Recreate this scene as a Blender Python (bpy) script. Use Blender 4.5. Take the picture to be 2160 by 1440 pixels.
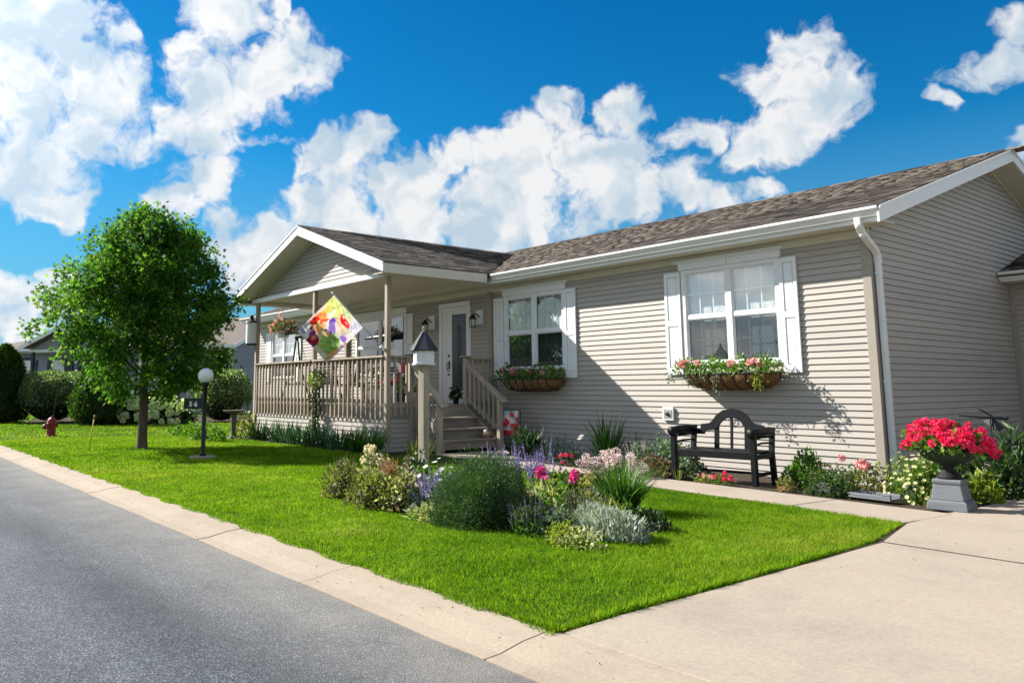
import bpy, math, random
import numpy as np
from mathutils import Vector, Matrix
random.seed(7); RS = np.random.RandomState(11)
S = bpy.context.scene
COL = S.collection
for _o in list(bpy.data.objects): bpy.data.objects.remove(_o)

# ---------------------------------------------------------------- camera
cam_d = bpy.data.cameras.new('camera'); cam = bpy.data.objects.new('camera', cam_d); COL.objects.link(cam)
cam_d.sensor_width = 36.0; cam_d.lens = 1650.96/2160*36
cam_d.shift_x = (1080-946.2)/2160; cam_d.shift_y = (587.4-720)/2160
cam_d.clip_start = .05; cam_d.clip_end = 3000
_r = Vector((0.60914733, 0.79305044, -0.00324449)); _u = Vector((0.11202998, -0.08199944, 0.9903158)); _f = Vector((-0.78510433, 0.6036117, 0.13879517))
cam.matrix_world = Matrix(((_r.x, _u.x, -_f.x, 4.650), (_r.y, _u.y, -_f.y, -10.509), (_r.z, _u.z, -_f.z, 1.146), (0, 0, 0, 1)))
S.camera = cam
CAM = np.array([4.650, -10.509, 1.146])
# ---------------------------------------------------------------- light
S.view_settings.view_transform = 'Standard'; S.view_settings.look = 'None'
S.view_settings.exposure = 1.15; S.view_settings.gamma = 1.0; S.view_settings.use_curve_mapping = False
SUN_DIR = Vector((1.93, 1.0, -1.53)).normalized()
sun_d = bpy.data.lights.new('sun', 'SUN'); sun_d.energy = 5.0; sun_d.angle = math.radians(.5); sun_d.color = (1.0, .95, .87)
sun = bpy.data.objects.new('sun', sun_d); COL.objects.link(sun)
sun.rotation_euler = SUN_DIR.to_track_quat('-Z', 'Y').to_euler(); sun.location = (-30, -20, 30)
SUN_EL = math.asin(-SUN_DIR.z); SUN_AZ = math.atan2(-SUN_DIR.x, -SUN_DIR.y)      # clockwise from +Y

world = bpy.data.worlds.new('World'); S.world = world; world.use_nodes = True
nt = world.node_tree; nt.nodes.clear()
def wn(t, **k):
    n = nt.nodes.new(t)
    for a, b in k.items(): setattr(n, a, b)
    return n
def wl(a, b): nt.links.new(a, b)
def wmath(op, a, b=None, c=None, clamp=False):
    n = wn('ShaderNodeMath', operation=op); n.use_clamp = clamp
    for i, v in enumerate((a, b, c)):
        if v is None: continue
        if hasattr(v, 'default_value'): wl(v, n.inputs[i])
        else: n.inputs[i].default_value = v
    return n.outputs[0]
def wvec(op, a, b=None):
    n = wn('ShaderNodeVectorMath', operation=op)
    for i, v in enumerate((a, b)):
        if v is None: continue
        if hasattr(v, 'default_value'): wl(v, n.inputs[i])
        else: n.inputs[i].default_value = v
    return n.outputs['Value'] if op in ('DOT_PRODUCT', 'LENGTH') else n.outputs[0]
def wmap(v, a, b, c=0., d=1., t='SMOOTHSTEP'):
    n = wn('ShaderNodeMapRange', interpolation_type=t); wl(v, n.inputs[0])
    n.inputs[1].default_value = a; n.inputs[2].default_value = b; n.inputs[3].default_value = c; n.inputs[4].default_value = d
    return n.outputs[0]
def wmix(f, a, b, mode='MIX'):
    n = wn('ShaderNodeMix', data_type='RGBA', blend_type=mode)
    for i, v in ((0, f), (6, a), (7, b)):
        if hasattr(v, 'default_value'): wl(v, n.inputs[i])
        else: n.inputs[i].default_value = v
    return n.outputs[2]
geo = wn('ShaderNodeTexCoord'); d3 = geo.outputs['Generated']
sep = wn('ShaderNodeSeparateXYZ'); wl(d3, sep.inputs[0])
az = wmath('ARCTAN2', sep.outputs[0], sep.outputs[1]); el = wmath('ARCSINE', sep.outputs[2])
cmb = wn('ShaderNodeCombineXYZ'); wl(az, cmb.inputs[0]); wl(el, cmb.inputs[1]); ae = cmb.outputs[0]
def wnoise(vec, scale, det, rough=.55, dist=0.):
    n = wn('ShaderNodeTexNoise', noise_dimensions='2D'); wl(vec, n.inputs['Vector'])
    n.inputs['Scale'].default_value = scale; n.inputs['Detail'].default_value = det
    n.inputs['Roughness'].default_value = rough; n.inputs['Distortion'].default_value = dist
    return n
# warp the direction a little so that cloud outlines billow
wrp = wnoise(ae, 13., 3., .6)
w1 = wvec('MULTIPLY', wvec('SUBTRACT', wrp.outputs['Color'], (.5, .5, .5)), (.07, .055, 0.))
aew = wvec('ADD', ae, w1)
# cumulus banks: azimuth, elevation, half width, half height (radians), weight
BANKS = [(-1.411, 0.397, 0.096, 0.05, 1), (-1.349, 0.355, 0.05, 0.053, 1), (-1.426, 0.328, 0.073, 0.056, 1), (-1.358, 0.293, 0.062, 0.032, 0.9), (-1.421, 0.255, 0.063, 0.047, 0.9), (-1.394, 0.213, 0.037, 0.027, 0.8), (-1.438, 0.232, 0.042, 0.031, 0.8), (-1.149, 0.389, 0.072, 0.044, 1), (-1.113, 0.419, 0.037, 0.033, 0.9), (-1.218, 0.347, 0.072, 0.047, 1), (-1.234, 0.309, 0.045, 0.025, 0.8), (-1.205, 0.441, 0.05, 0.034, 0.8), (-1.134, 0.462, 0.018, 0.015, 0.7), (-1.241, 0.402, 0.035, 0.019, 0.7), (-1.324, 0.414, 0.016, 0.011, 0.6), (-1.158, 0.312, 0.030, 0.009, 0.5), (-1.217, 0.248, 0.043, 0.035, 1), (-1.255, 0.22, 0.039, 0.023, 0.9), (-1.196, 0.221, 0.023, 0.04, 0.6), (-1.183, 0.163, 0.04, 0.041, 0.75), (-1.425, 0.103, 0.051, 0.026, 0.9), (-1.381, 0.13, 0.024, 0.021, 0.9), (-1.427, 0.064, 0.037, 0.021, 0.7), (-1.067, 0.282, 0.055, 0.044, 1), (-1.015, 0.308, 0.026, 0.032, 0.9), (-1.083, 0.308, 0.018, 0.02, 0.7), (-1.073, 0.232, 0.057, 0.042, 1), (-0.969, 0.252, 0.074, 0.042, 1), (-0.903, 0.297, 0.041, 0.03, 1), (-0.862, 0.305, 0.025, 0.029, 0.8), (-0.819, 0.316, 0.05, 0.035, 1), (-0.762, 0.334, 0.046, 0.032, 0.9), (-0.701, 0.336, 0.042, 0.031, 1), (-0.715, 0.282, 0.072, 0.052, 1), (-0.82, 0.245, 0.135, 0.054, 1), (-0.663, 0.244, 0.064, 0.035, 1), (-0.623, 0.241, 0.04, 0.037, 0.9), (-0.882, 0.204, 0.159, 0.036, 1), (-1.03, 0.203, 0.097, 0.042, 1), (-1.131, 0.177, 0.047, 0.03, 1), (-1.17, 0.128, 0.046, 0.029, 0.8), (-0.579, 0.223, 0.036, 0.022, 1), (-0.472, 0.383, 0.04, 0.036, 0.85), (-0.501, 0.35, 0.051, 0.032, 1), (-0.457, 0.333, 0.044, 0.047, 0.9), (-0.504, 0.294, 0.05, 0.033, 1), (-0.530, 0.278, 0.030, 0.019, .8), (-0.437, 0.397, 0.013, 0.015, 0.5), (-0.426, 0.307, 0.022, 0.016, 0.6), (-0.597, 0.310, 0.030, 0.022, 0.75), (-0.278, 0.331, 0.034, 0.018, 0.55), (-0.262, 0.37, 0.021, 0.013, 0.5), (-0.329, 0.303, 0.011, 0.011, 0.7), (-0.265, 0.244, 0.018, 0.019, 0.8), (-0.527, 0.227, 0.021, 0.01, 0.35)]
field = None; low = None
for (ca, ce, ra, re, wt) in BANKS:
    q = wvec('MULTIPLY', wvec('SUBTRACT', aew, (ca, ce, 0)), (1/(ra*1.13), 1/(re*1.13), 0))
    dd = wvec('DOT_PRODUCT', q, q)
    b = wmath('MULTIPLY_ADD', dd, -wt, wt)
    field = b if field is None else wmath('SMOOTH_MAX', field, b, .10)
# cloud over the unseen sky, thickened to raise fill light and window reflections
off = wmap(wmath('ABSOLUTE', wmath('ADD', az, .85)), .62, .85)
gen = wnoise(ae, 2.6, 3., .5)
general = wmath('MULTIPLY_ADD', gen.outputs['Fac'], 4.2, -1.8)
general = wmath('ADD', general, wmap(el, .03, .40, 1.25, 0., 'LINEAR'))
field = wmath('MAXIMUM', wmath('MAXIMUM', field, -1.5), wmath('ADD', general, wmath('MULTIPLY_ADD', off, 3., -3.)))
def puff(vec):
    a = wnoise(vec, 16., 9., .57).outputs['Fac']
    return a
n0 = puff(aew)
def soft(vec): return wnoise(vec, 15., 4., .5).outputs['Fac']
s0 = soft(aew); s1 = soft(wvec('ADD', aew, (-.016, .020, 0)))
wisp = wnoise(ae, 60., 6., .65).outputs['Fac']
dens = wmath('ADD', field, wmath('MULTIPLY_ADD', n0, 3.0, -1.50))
dens = wmath('ADD', dens, wmath('MULTIPLY_ADD', wisp, .6, -.30))
alpha = wmap(dens, -.16, .72)
# light on the clouds: tops and sun side bright, thick undersides blue-grey
slope = wmath('SUBTRACT', s0, s1)
bign = wnoise(ae, 5.5, 4., .55).outputs['Fac']
lit = wmath('MULTIPLY_ADD', slope, 3.0, .50)
lit = wmath('ADD', lit, wmath('MULTIPLY_ADD', bign, -3.0, 1.45))
lit = wmath('ADD', lit, wmap(dens, .4, 2.2, .16, -.22, 'LINEAR'), clamp=True)
sky = wn('ShaderNodeTexSky', sky_type='NISHITA'); sky.sun_disc = False
sky.sun_elevation = SUN_EL; sky.sun_rotation = SUN_AZ; sky.air_density = 1.0; sky.dust_density = .25; sky.ozone_density = 2.5
hs = wn('ShaderNodeHueSaturation'); wl(sky.outputs[0], hs.inputs['Color']); hs.inputs['Saturation'].default_value = 1.45
skyc = wmix(1., hs.outputs[0], (.22, .86, .90, 1), 'MULTIPLY')
skyc = wmix(wmap(el, .0, .30, .95, 0., 'LINEAR'), skyc, (1.35, 2.9, 4.7, 1))
bg = wn('ShaderNodeBackground'); wl(skyc, bg.inputs[0]); bg.inputs[1].default_value = .064
ccol = wmix(lit, (.225, .28, .33, 1), (.38, .385, .39, 1))
# clouds brightened towards the sun, a boost added to lift the fill light
cs_ = wvec('DOT_PRODUCT', d3, tuple(-SUN_DIR)); sun_boost = wmath('POWER', wmath('MULTIPLY_ADD', cs_, .5, .5, clamp=True), 18.)
bgc = wn('ShaderNodeBackground'); wl(ccol, bgc.inputs[0]); wl(wmath('MULTIPLY_ADD', sun_boost, 1.5, 1.04), bgc.inputs[1])
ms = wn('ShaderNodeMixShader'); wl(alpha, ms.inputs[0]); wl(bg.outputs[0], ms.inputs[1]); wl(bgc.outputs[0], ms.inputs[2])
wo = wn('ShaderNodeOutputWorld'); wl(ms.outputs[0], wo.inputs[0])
world.cycles.sampling_method = 'MANUAL'; world.cycles.sample_map_resolution = 1024
# ================================================================ helpers
def link(o, parent=None):
    COL.objects.link(o)
    if parent is not None: o.parent = parent
    return o
def empty(name, loc=(0, 0, 0), rz=0., parent=None):
    o = bpy.data.objects.new(name, None); o.empty_display_size = .2
    o.location = loc; o.rotation_euler = (0, 0, rz)
    return link(o, parent)
def tag(o, label=None, cat=None, group=None, kind=None):
    if label: o['label'] = label
    if cat: o['category'] = cat
    if group: o['group'] = group
    if kind: o['kind'] = kind
    return o
def thing(name, label, cat, loc=(0, 0, 0), rz=0., group=None):
    return tag(empty(name, loc, rz), label, cat, group)
def copy_tree(o, parent=None):
    c = o.copy(); link(c)
    if parent is not None: c.parent = parent
    for ch in list(o.children): copy_tree(ch, c)
    return c

class MB:
    def __init__(s): s.v = []; s.f = []; s.t = []; s.cur = .5
    def add(s, vs, fs, t=None):
        n = len(s.v); s.v += [tuple(map(float, p)) for p in vs]; s.f += [tuple(n+i for i in f) for f in fs]
        s.t += [s.cur if t is None else t]*len(vs)
    def box(s, x0, x1, y0, y1, z0, z1):
        s.add([(x0,y0,z0),(x1,y0,z0),(x1,y1,z0),(x0,y1,z0),(x0,y0,z1),(x1,y0,z1),(x1,y1,z1),(x0,y1,z1)],
              [(3,2,1,0),(4,5,6,7),(0,1,5,4),(1,2,6,5),(2,3,7,6),(3,0,4,7)]); return s
    def bar(s, p, q, w, h, up=(0, 0, 1)):
        p = Vector(p); q = Vector(q); d = (q-p).normalized(); up = Vector(up)
        if abs(d.dot(up)) > .98: up = Vector((0, 1, 0))
        a = d.cross(up).normalized()*(w/2); b = a.cross(d).normalized()*(h/2)
        s.add([p-a-b, p+a-b, p+a+b, p-a+b, q-a-b, q+a-b, q+a+b, q-a+b],
              [(0,1,2,3),(7,6,5,4),(0,4,5,1),(1,5,6,2),(2,6,7,3),(3,7,4,0)]); return s
    def tube(s, pts, r, n=8, cap=True):
        pts = [Vector(p) for p in pts]; rs = r if isinstance(r, (list, tuple)) else [r]*len(pts); rings = []
        for i, p in enumerate(pts):
            d = (pts[min(i+1, len(pts)-1)]-pts[max(i-1, 0)]).normalized()
            up = Vector((0, 0, 1)) if abs(d.z) < .9 else Vector((1, 0, 0))
            a = d.cross(up).normalized(); b = a.cross(d).normalized()
            rings.append([p+(a*math.cos(k*2*math.pi/n)+b*math.sin(k*2*math.pi/n))*rs[i] for k in range(n)])
        vs = [q for g in rings for q in g]; fs = []
        for i in range(len(pts)-1):
            for k in range(n): fs.append((i*n+k, i*n+(k+1) % n, (i+1)*n+(k+1) % n, (i+1)*n+k))
        if cap: fs += [tuple(range(n-1, -1, -1)), tuple(range((len(pts)-1)*n, len(pts)*n))]
        s.add(vs, fs); return s
    def lathe(s, prof, n=24, c=(0, 0, 0), rfun=None):
        vs = []; m = len(prof)
        for (r, z) in prof:
            for k in range(n):
                rr = r if rfun is None else r*rfun(2*math.pi*k/n, z)
                vs.append((c[0]+rr*math.cos(2*math.pi*k/n), c[1]+rr*math.sin(2*math.pi*k/n), c[2]+z))
        fs = [(i*n+k, i*n+(k+1) % n, (i+1)*n+(k+1) % n, (i+1)*n+k) for i in range(m-1) for k in range(n)]
        fs += [tuple(range(n-1, -1, -1)), tuple(range((m-1)*n, m*n))]
        s.add(vs, fs); return s
    def prism(s, poly, a, b):       # poly: list of (p) Vectors in plane, extruded by vector b-a
        n = len(poly); d = Vector(b)-Vector(a)
        vs = [Vector(p) for p in poly]+[Vector(p)+d for p in poly]
        fs = [tuple(range(n-1, -1, -1)), tuple(range(n, 2*n))]+[(i, (i+1) % n, n+(i+1) % n, n+i) for i in range(n)]
        s.add(vs, fs); return s
    def ball(s, c, r, n=12, m=8, sq=(1, 1, 1)):
        vs = [(c[0], c[1], c[2]-r*sq[2])]; fs = []
        for i in range(1, m):
            a = math.pi*i/m
            for k in range(n): vs.append((c[0]+sq[0]*r*math.sin(a)*math.cos(2*math.pi*k/n), c[1]+sq[1]*r*math.sin(a)*math.sin(2*math.pi*k/n), c[2]-sq[2]*r*math.cos(a)))
        vs.append((c[0], c[1], c[2]+r*sq[2])); L = len(vs)-1
        for k in range(n):
            fs.append((0, 1+(k+1) % n, 1+k)); fs.append((L, 1+(m-2)*n+k, 1+(m-2)*n+(k+1) % n))
            for i in range(m-2): fs.append((1+i*n+k, 1+i*n+(k+1) % n, 1+(i+1)*n+(k+1) % n, 1+(i+1)*n+k))
        s.add(vs, fs); return s
    def mesh(s, name, mat, smooth=False):
        me = bpy.data.meshes.new(name); me.from_pydata(s.v, [], s.f); me.materials.append(mat)
        a = me.attributes.new('tint', 'FLOAT', 'POINT'); a.data.foreach_set('value', np.array(s.t, 'f'))
        if smooth: me.polygons.foreach_set('use_smooth', [True]*len(me.polygons))
        me.update(); return me
    def build(s, name, mat, parent=None, smooth=False, bevel=0., kind=None, loc=None):
        o = bpy.data.objects.new(name, s.mesh(name, mat, smooth)); link(o, parent)
        if bevel:
            b = o.modifiers.new('bevel', 'BEVEL'); b.width = bevel; b.segments = 2; b.limit_method = 'ANGLE'
        if kind: o['kind'] = kind
        if loc is not None: o.location = loc
        return o
def inst(name, me, parent=None, loc=(0, 0, 0), rot=(0, 0, 0), sc=(1, 1, 1)):
    o = bpy.data.objects.new(name, me); o.location = loc; o.rotation_euler = rot; o.scale = sc
    return link(o, parent)

def np_obj(name, V, faces, mat, parent=None, tint=None, kind=None, smooth=False):
    """V: (N,k,3) vertices of N alike pieces; faces: index tuples within one piece."""
    N, k, _ = V.shape; me = bpy.data.meshes.new(name)
    fl = [len(f) for f in faces]; L = sum(fl)
    base = np.concatenate([np.array(f) for f in faces])
    idx = (np.arange(N)[:, None]*k+base[None]).ravel().astype('i')
    tot = np.tile(np.array(fl), N).astype('i'); st = np.concatenate([[0], np.cumsum(tot)[:-1]]).astype('i')
    me.vertices.add(N*k); me.vertices.foreach_set('co', V.reshape(-1).astype('f'))
    me.loops.add(N*L); me.loops.foreach_set('vertex_index', idx)
    me.polygons.add(len(tot)); me.polygons.foreach_set('loop_start', st); me.polygons.foreach_set('loop_total', tot)
    if smooth: me.polygons.foreach_set('use_smooth', [True]*len(tot))
    me.update(calc_edges=True)
    a = me.attributes.new('tint', 'FLOAT', 'POINT')
    tv = np.repeat(tint if tint is not None else RS.rand(N), k).astype('f'); a.data.foreach_set('value', tv)
    me.materials.append(mat)
    if name is None: return me
    o = bpy.data.objects.new(name, me); link(o, parent)
    if kind or parent is not None: o['kind'] = kind or 'stuff'
    return o
def nrm(a): return a/np.maximum(np.linalg.norm(a, axis=-1, keepdims=True), 1e-9)
def sides(D, up=None):
    up = RS.normal(size=D.shape) if up is None else up
    return nrm(np.cross(D, up))
def leaf_v(P, D, L, W, fold=.25, S_=None, mid=.45):
    """diamond leaves with a raised midrib: base, left, tip, right (2 faces along the rib)"""
    D = nrm(D); S_ = sides(D) if S_ is None else S_; Nn = np.cross(S_, D)
    L = np.asarray(L).reshape(-1, 1); W = np.asarray(W).reshape(-1, 1)
    m = P+D*L*mid
    return np.stack([P, m-S_*W/2+Nn*W*fold, P+D*L, m+S_*W/2+Nn*W*fold], 1)
LEAF_F = [(0, 2, 1), (0, 3, 2)]
def maple_v(P, D, L):
    D = nrm(D); S_ = sides(D); Nn = np.cross(S_, D); L = np.asarray(L).reshape(-1, 1)
    out = [P]
    for a, r, l in ((-1.9, .55, 0), (-1.35, .32, 1), (-.75, .95, 0), (-.38, .5, 1), (0, 1.15, 0), (.38, .5, 1), (.75, .95, 0), (1.35, .32, 1), (1.9, .55, 0)):
        out.append(P+(D*math.cos(a)+S_*math.sin(a)+Nn*(.12 if l else -.12))*L*r)
    return np.stack(out, 1)
MAPLE_F = [(0, i, i+1) for i in range(1, 9)]
def blade_v(P, D, L, W, bend, seg=3):
    """strap leaves: D start direction, bending over towards the ground"""
    L = np.asarray(L).reshape(-1, 1); W = np.asarray(W).reshape(-1, 1); bend = np.asarray(bend).reshape(-1, 1)
    D = nrm(D); H = D*[1, 1, 0]; S_ = nrm(np.cross(D, [0, 0, 1.])+1e-6); Hh = nrm(H+1e-6)
    pts = []; q = P.copy(); d = D.copy()
    for i in range(seg+1):
        w = W*(1-(i/seg)**2*.96)/2*(0.75 if i == 0 else 1)
        pts += [q-S_*w, q+S_*w]
        q = q+d*L/seg; d = nrm(d+(Hh*.5+np.array([0, 0, -1.]))*bend*(.5+i/seg))
    return np.stack(pts, 1)
def blade_f(seg=3): return [(2*i, 2*i+1, 2*i+3, 2*i+2) for i in range(seg)]
def rnd_dir(n, up=0.):
    d = RS.normal(size=(n, 3)); d[:, 2] += up; return nrm(d)

# ================================================================ materials
def M_(name):
    m = bpy.data.materials.new(name); m.use_nodes = True; m.node_tree.nodes.clear(); return m, m.node_tree
def N_(nt, t, **k):
    n = nt.nodes.new(t)
    for a, b in k.items(): setattr(n, a, b)
    return n
def coords(nt, scale=(1, 1, 1)):
    g = N_(nt, 'ShaderNodeNewGeometry'); mp = N_(nt, 'ShaderNodeMapping'); mp.inputs['Scale'].default_value = scale
    nt.links.new(g.outputs['Position'], mp.inputs[0]); return mp.outputs[0]
def noise(nt, vec, scale, detail=4., rough=.6):
    n = N_(nt, 'ShaderNodeTexNoise'); n.inputs['Scale'].default_value = scale; n.inputs['Detail'].default_value = detail
    n.inputs['Roughness'].default_value = rough; nt.links.new(vec, n.inputs['Vector']); return n.outputs['Fac']
def ramp(nt, fac, stops):
    r = N_(nt, 'ShaderNodeValToRGB'); e = r.color_ramp.elements
    while len(e) < len(stops): e.new(.5)
    for i, (p, c) in enumerate(stops): e[i].position = p; e[i].color = (*c, 1)
    nt.links.new(fac, r.inputs[0]); return r.outputs[0]
def mixc(nt, f, a, b, mode='MIX'):
    n = N_(nt, 'ShaderNodeMix', data_type='RGBA', blend_type=mode)
    for i, v in ((0, f), (6, a), (7, b)):
        if hasattr(v, 'default_value'): nt.links.new(v, n.inputs[i])
        else: n.inputs[i].default_value = v if i == 0 else (*v, 1) if len(v) == 3 else v
    return n.outputs[2]
def attr(nt, name='tint'):
    a = N_(nt, 'ShaderNodeAttribute', attribute_name=name); return a.outputs['Fac']
def finish(m, nt, col, rough=.6, bump=None, bstr=.2, bdist=.01, spec=.5, metal=0., coat=0.):
    p = N_(nt, 'ShaderNodeBsdfPrincipled'); o = N_(nt, 'ShaderNodeOutputMaterial')
    for k, v in (('Base Color', col), ('Roughness', rough)):
        if hasattr(v, 'default_value'): nt.links.new(v, p.inputs[k])
        else: p.inputs[k].default_value = v if k == 'Roughness' else (*v, 1)
    p.inputs['Specular IOR Level'].default_value = spec; p.inputs['Metallic'].default_value = metal; p.inputs['Coat Weight'].default_value = coat
    if bump is not None:
        b = N_(nt, 'ShaderNodeBump'); b.inputs['Strength'].default_value = bstr; b.inputs['Distance'].default_value = bdist
        nt.links.new(bump, b.inputs['Height']); nt.links.new(b.outputs[0], p.inputs['Normal'])
    nt.links.new(p.outputs[0], o.inputs[0]); return m
def mat(name, c, rough=.55, var=.12, scale=6., stretch=(1, 1, 1), bstr=.0, bscale=60., spec=.4, metal=0., tint=0., coat=0.):
    """plain surface with mottling, optional grain (stretch) and fine relief"""
    m, nt = M_(name); v = coords(nt, stretch); n = noise(nt, v, scale, 5.)
    a = tuple(x*(1-var) for x in c); b = tuple(min(1, x*(1+var)) for x in c)
    col = ramp(nt, n, [(.3, a), (.7, b)])
    if tint:
        t = ramp(nt, attr(nt), [(0, (1-tint,)*3), (1, (1+tint,)*3)]); col = mixc(nt, 1., col, t, 'MULTIPLY')
    bp = noise(nt, v, bscale, 4.) if bstr else None
    return finish(m, nt, col, rough, bp, bstr, .004, spec, metal, coat)
def leafmat(name, stops, trans=.35, rough=.5, tr_gain=1.6, spec=.35):
    """leaf: colour from the piece's own tint, light passes through"""
    m, nt = M_(name); k = len(stops)
    col = ramp(nt, attr(nt), [(i/max(1, k-1), c) for i, c in enumerate(stops)])
    v = coords(nt); n = noise(nt, v, 9., 3.)
    col = mixc(nt, 1., col, ramp(nt, n, [(.3, (.8, .8, .8)), (.7, (1.15, 1.15, 1.15))]), 'MULTIPLY')
    p = N_(nt, 'ShaderNodeBsdfPrincipled'); nt.links.new(col, p.inputs['Base Color']); p.inputs['Roughness'].default_value = rough
    p.inputs['Specular IOR Level'].default_value = spec
    t = N_(nt, 'ShaderNodeBsdfTranslucent'); nt.links.new(mixc(nt, 1., col, (tr_gain, tr_gain*1.08, tr_gain*.6), 'MULTIPLY'), t.inputs[0])
    x = N_(nt, 'ShaderNodeMixShader'); x.inputs[0].default_value = trans
    nt.links.new(p.outputs[0], x.inputs[1]); nt.links.new(t.outputs[0], x.inputs[2])
    o = N_(nt, 'ShaderNodeOutputMaterial'); nt.links.new(x.outputs[0], o.inputs[0]); return m

m_siding = mat('siding_vinyl', (.40, .365, .325), .5, .05, 1.2, bstr=.10, bscale=220., stretch=(1, 1, 6), tint=.035)
m_trim_tan = mat('tan_trim', (.33, .29, .245), .5, .06, 3.)
m_white = mat('white_paint', (.78, .79, .80), .42, .03, 5., spec=.45)
m_cream = mat('cream_soffit', (.62, .58, .48), .5, .05, 4.)
m_gutter = mat('white_gutter', (.76, .76, .74), .35, .04, 2., spec=.5)
m_wood = mat('weathered_wood', (.37, .31, .245), .75, .22, 7., (1, 1, .18), .25, 70., .25, tint=.10)
m_woodh = mat('weathered_plank', (.31, .265, .215), .78, .25, 7., (.2, .2, 1), .25, 70., .25, tint=.10)
m_black = mat('black_metal', (.011, .012, .014), .5, .2, 12., spec=.35)
m_benchwood = mat('black_painted_wood', (.006, .0075, .009), .5, .25, 20., (1, 1, 1), .12, 90., .2)
m_dark = mat('dark_interior', (.03, .03, .032), .8, .2)
m_room = mat('room_wall', (.22, .21, .20), .8, .1)
m_blind = mat('white_blind', (.80, .80, .79), .6, .03)
m_concrete = None
def concrete(name, c, stain=.16):
    m, nt = M_(name); v = coords(nt)
    a = noise(nt, v, 1.1, 6., .65); b = noise(nt, v, 55., 4., .6); d = noise(nt, v, 6., 4.)
    col = ramp(nt, a, [(.25, tuple(x*(1-stain) for x in c)), (.5, c), (.8, tuple(min(1, x*(1+stain*.5)) for x in c))])
    col = mixc(nt, 1., col, ramp(nt, b, [(.32, (.88, .87, .86)), (.62, (1.04, 1.04, 1.04))]), 'MULTIPLY')
    col = mixc(nt, 1., col, ramp(nt, d, [(.24, (.92, .905, .89)), (.42, (1, 1, 1))]), 'MULTIPLY')
    vo = N_(nt, 'ShaderNodeTexVoronoi'); vo.inputs['Scale'].default_value = 9.; nt.links.new(v, vo.inputs['Vector'])
    pit = ramp(nt, vo.outputs['Distance'], [(.0, (.45, .43, .40)), (.055, (1, 1, 1))]); col = mixc(nt, .55, col, mixc(nt, 1., col, pit, 'MULTIPLY'))
    return finish(m, nt, col, .85, b, .25, .004, .25)
m_concrete = concrete('concrete_slab', (.345, .288, .228), .17)
m_kerb = concrete('kerb_concrete', (.335, .275, .212), .2)
m_cast = concrete('cast_stone', (.16, .175, .195), .2)
def asphalt():
    m, nt = M_('asphalt'); v = coords(nt)
    vo = N_(nt, 'ShaderNodeTexVoronoi'); vo.inputs['Scale'].default_value = 130.; nt.links.new(v, vo.inputs['Vector'])
    sepc = N_(nt, 'ShaderNodeSeparateColor'); nt.links.new(vo.outputs['Color'], sepc.inputs[0])
    g = ramp(nt, sepc.outputs[0], [(0, (.020, .025, .032)), (.45, (.055, .065, .079)), (.8, (.095, .106, .122)), (1, (.20, .207, .215))])
    big = noise(nt, coords(nt, (.35, 1, 1)), .8, 6., .65); med = noise(nt, v, 4., 5., .7)
    g = mixc(nt, 1., g, ramp(nt, big, [(.30, (.50, .53, .58)), (.5, (.84, .86, .89)), (.70, (1.22, 1.20, 1.14))]), 'MULTIPLY')
    g = mixc(nt, 1., g, ramp(nt, med, [(.3, (.8, .8, .8)), (.7, (1.2, 1.2, 1.2))]), 'MULTIPLY')
    streak = noise(nt, coords(nt, (.07, 1, 1)), 1.6, 4., .6); g = mixc(nt, 1., g, ramp(nt, streak, [(.34, (.72, .74, .77)), (.5, (1, 1, 1)), (.66, (1.22, 1.2, 1.16))]), 'MULTIPLY')
    y = N_(nt, 'ShaderNodeSeparateXYZ'); nt.links.new(v, y.inputs[0])
    edge = N_(nt, 'ShaderNodeMapRange'); nt.links.new(y.outputs[1], edge.inputs[0]); edge.inputs[1].default_value = -9.1; edge.inputs[2].default_value = -8.2
    dusty = N_(nt, 'ShaderNodeMath', operation='MULTIPLY'); nt.links.new(edge.outputs[0], dusty.inputs[0]); nt.links.new(noise(nt, v, 2.2, 5., .7), dusty.inputs[1])
    g = mixc(nt, dusty.outputs[0], g, (.26, .235, .20))
    return finish(m, nt, g, .8, vo.outputs['Distance'], .5, .006, .35)
m_asphalt = asphalt()
m_soil = mat('mulch_soil', (.055, .042, .032), .95, .45, 30., bstr=.8, bscale=45., spec=.1)
m_turf = mat('turf_soil', (.045, .075, .014), .95, .4, 9., bstr=.5, bscale=40., spec=.1)
def shingle_mat():
    m, nt = M_('asphalt_shingle'); v = coords(nt)
    c = ramp(nt, attr(nt), [(0, (.030, .025, .022)), (.3, (.060, .050, .042)), (.55, (.098, .082, .067)), (.8, (.14, .117, .097)), (1, (.20, .17, .145))])
    n = noise(nt, v, 160., 3., .7); c = mixc(nt, 1., c, ramp(nt, n, [(.3, (.6, .6, .6)), (.7, (1.35, 1.35, 1.35))]), 'MULTIPLY')
    return finish(m, nt, c, .9, n, .5, .004, .2)
m_shingle = shingle_mat()
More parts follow.
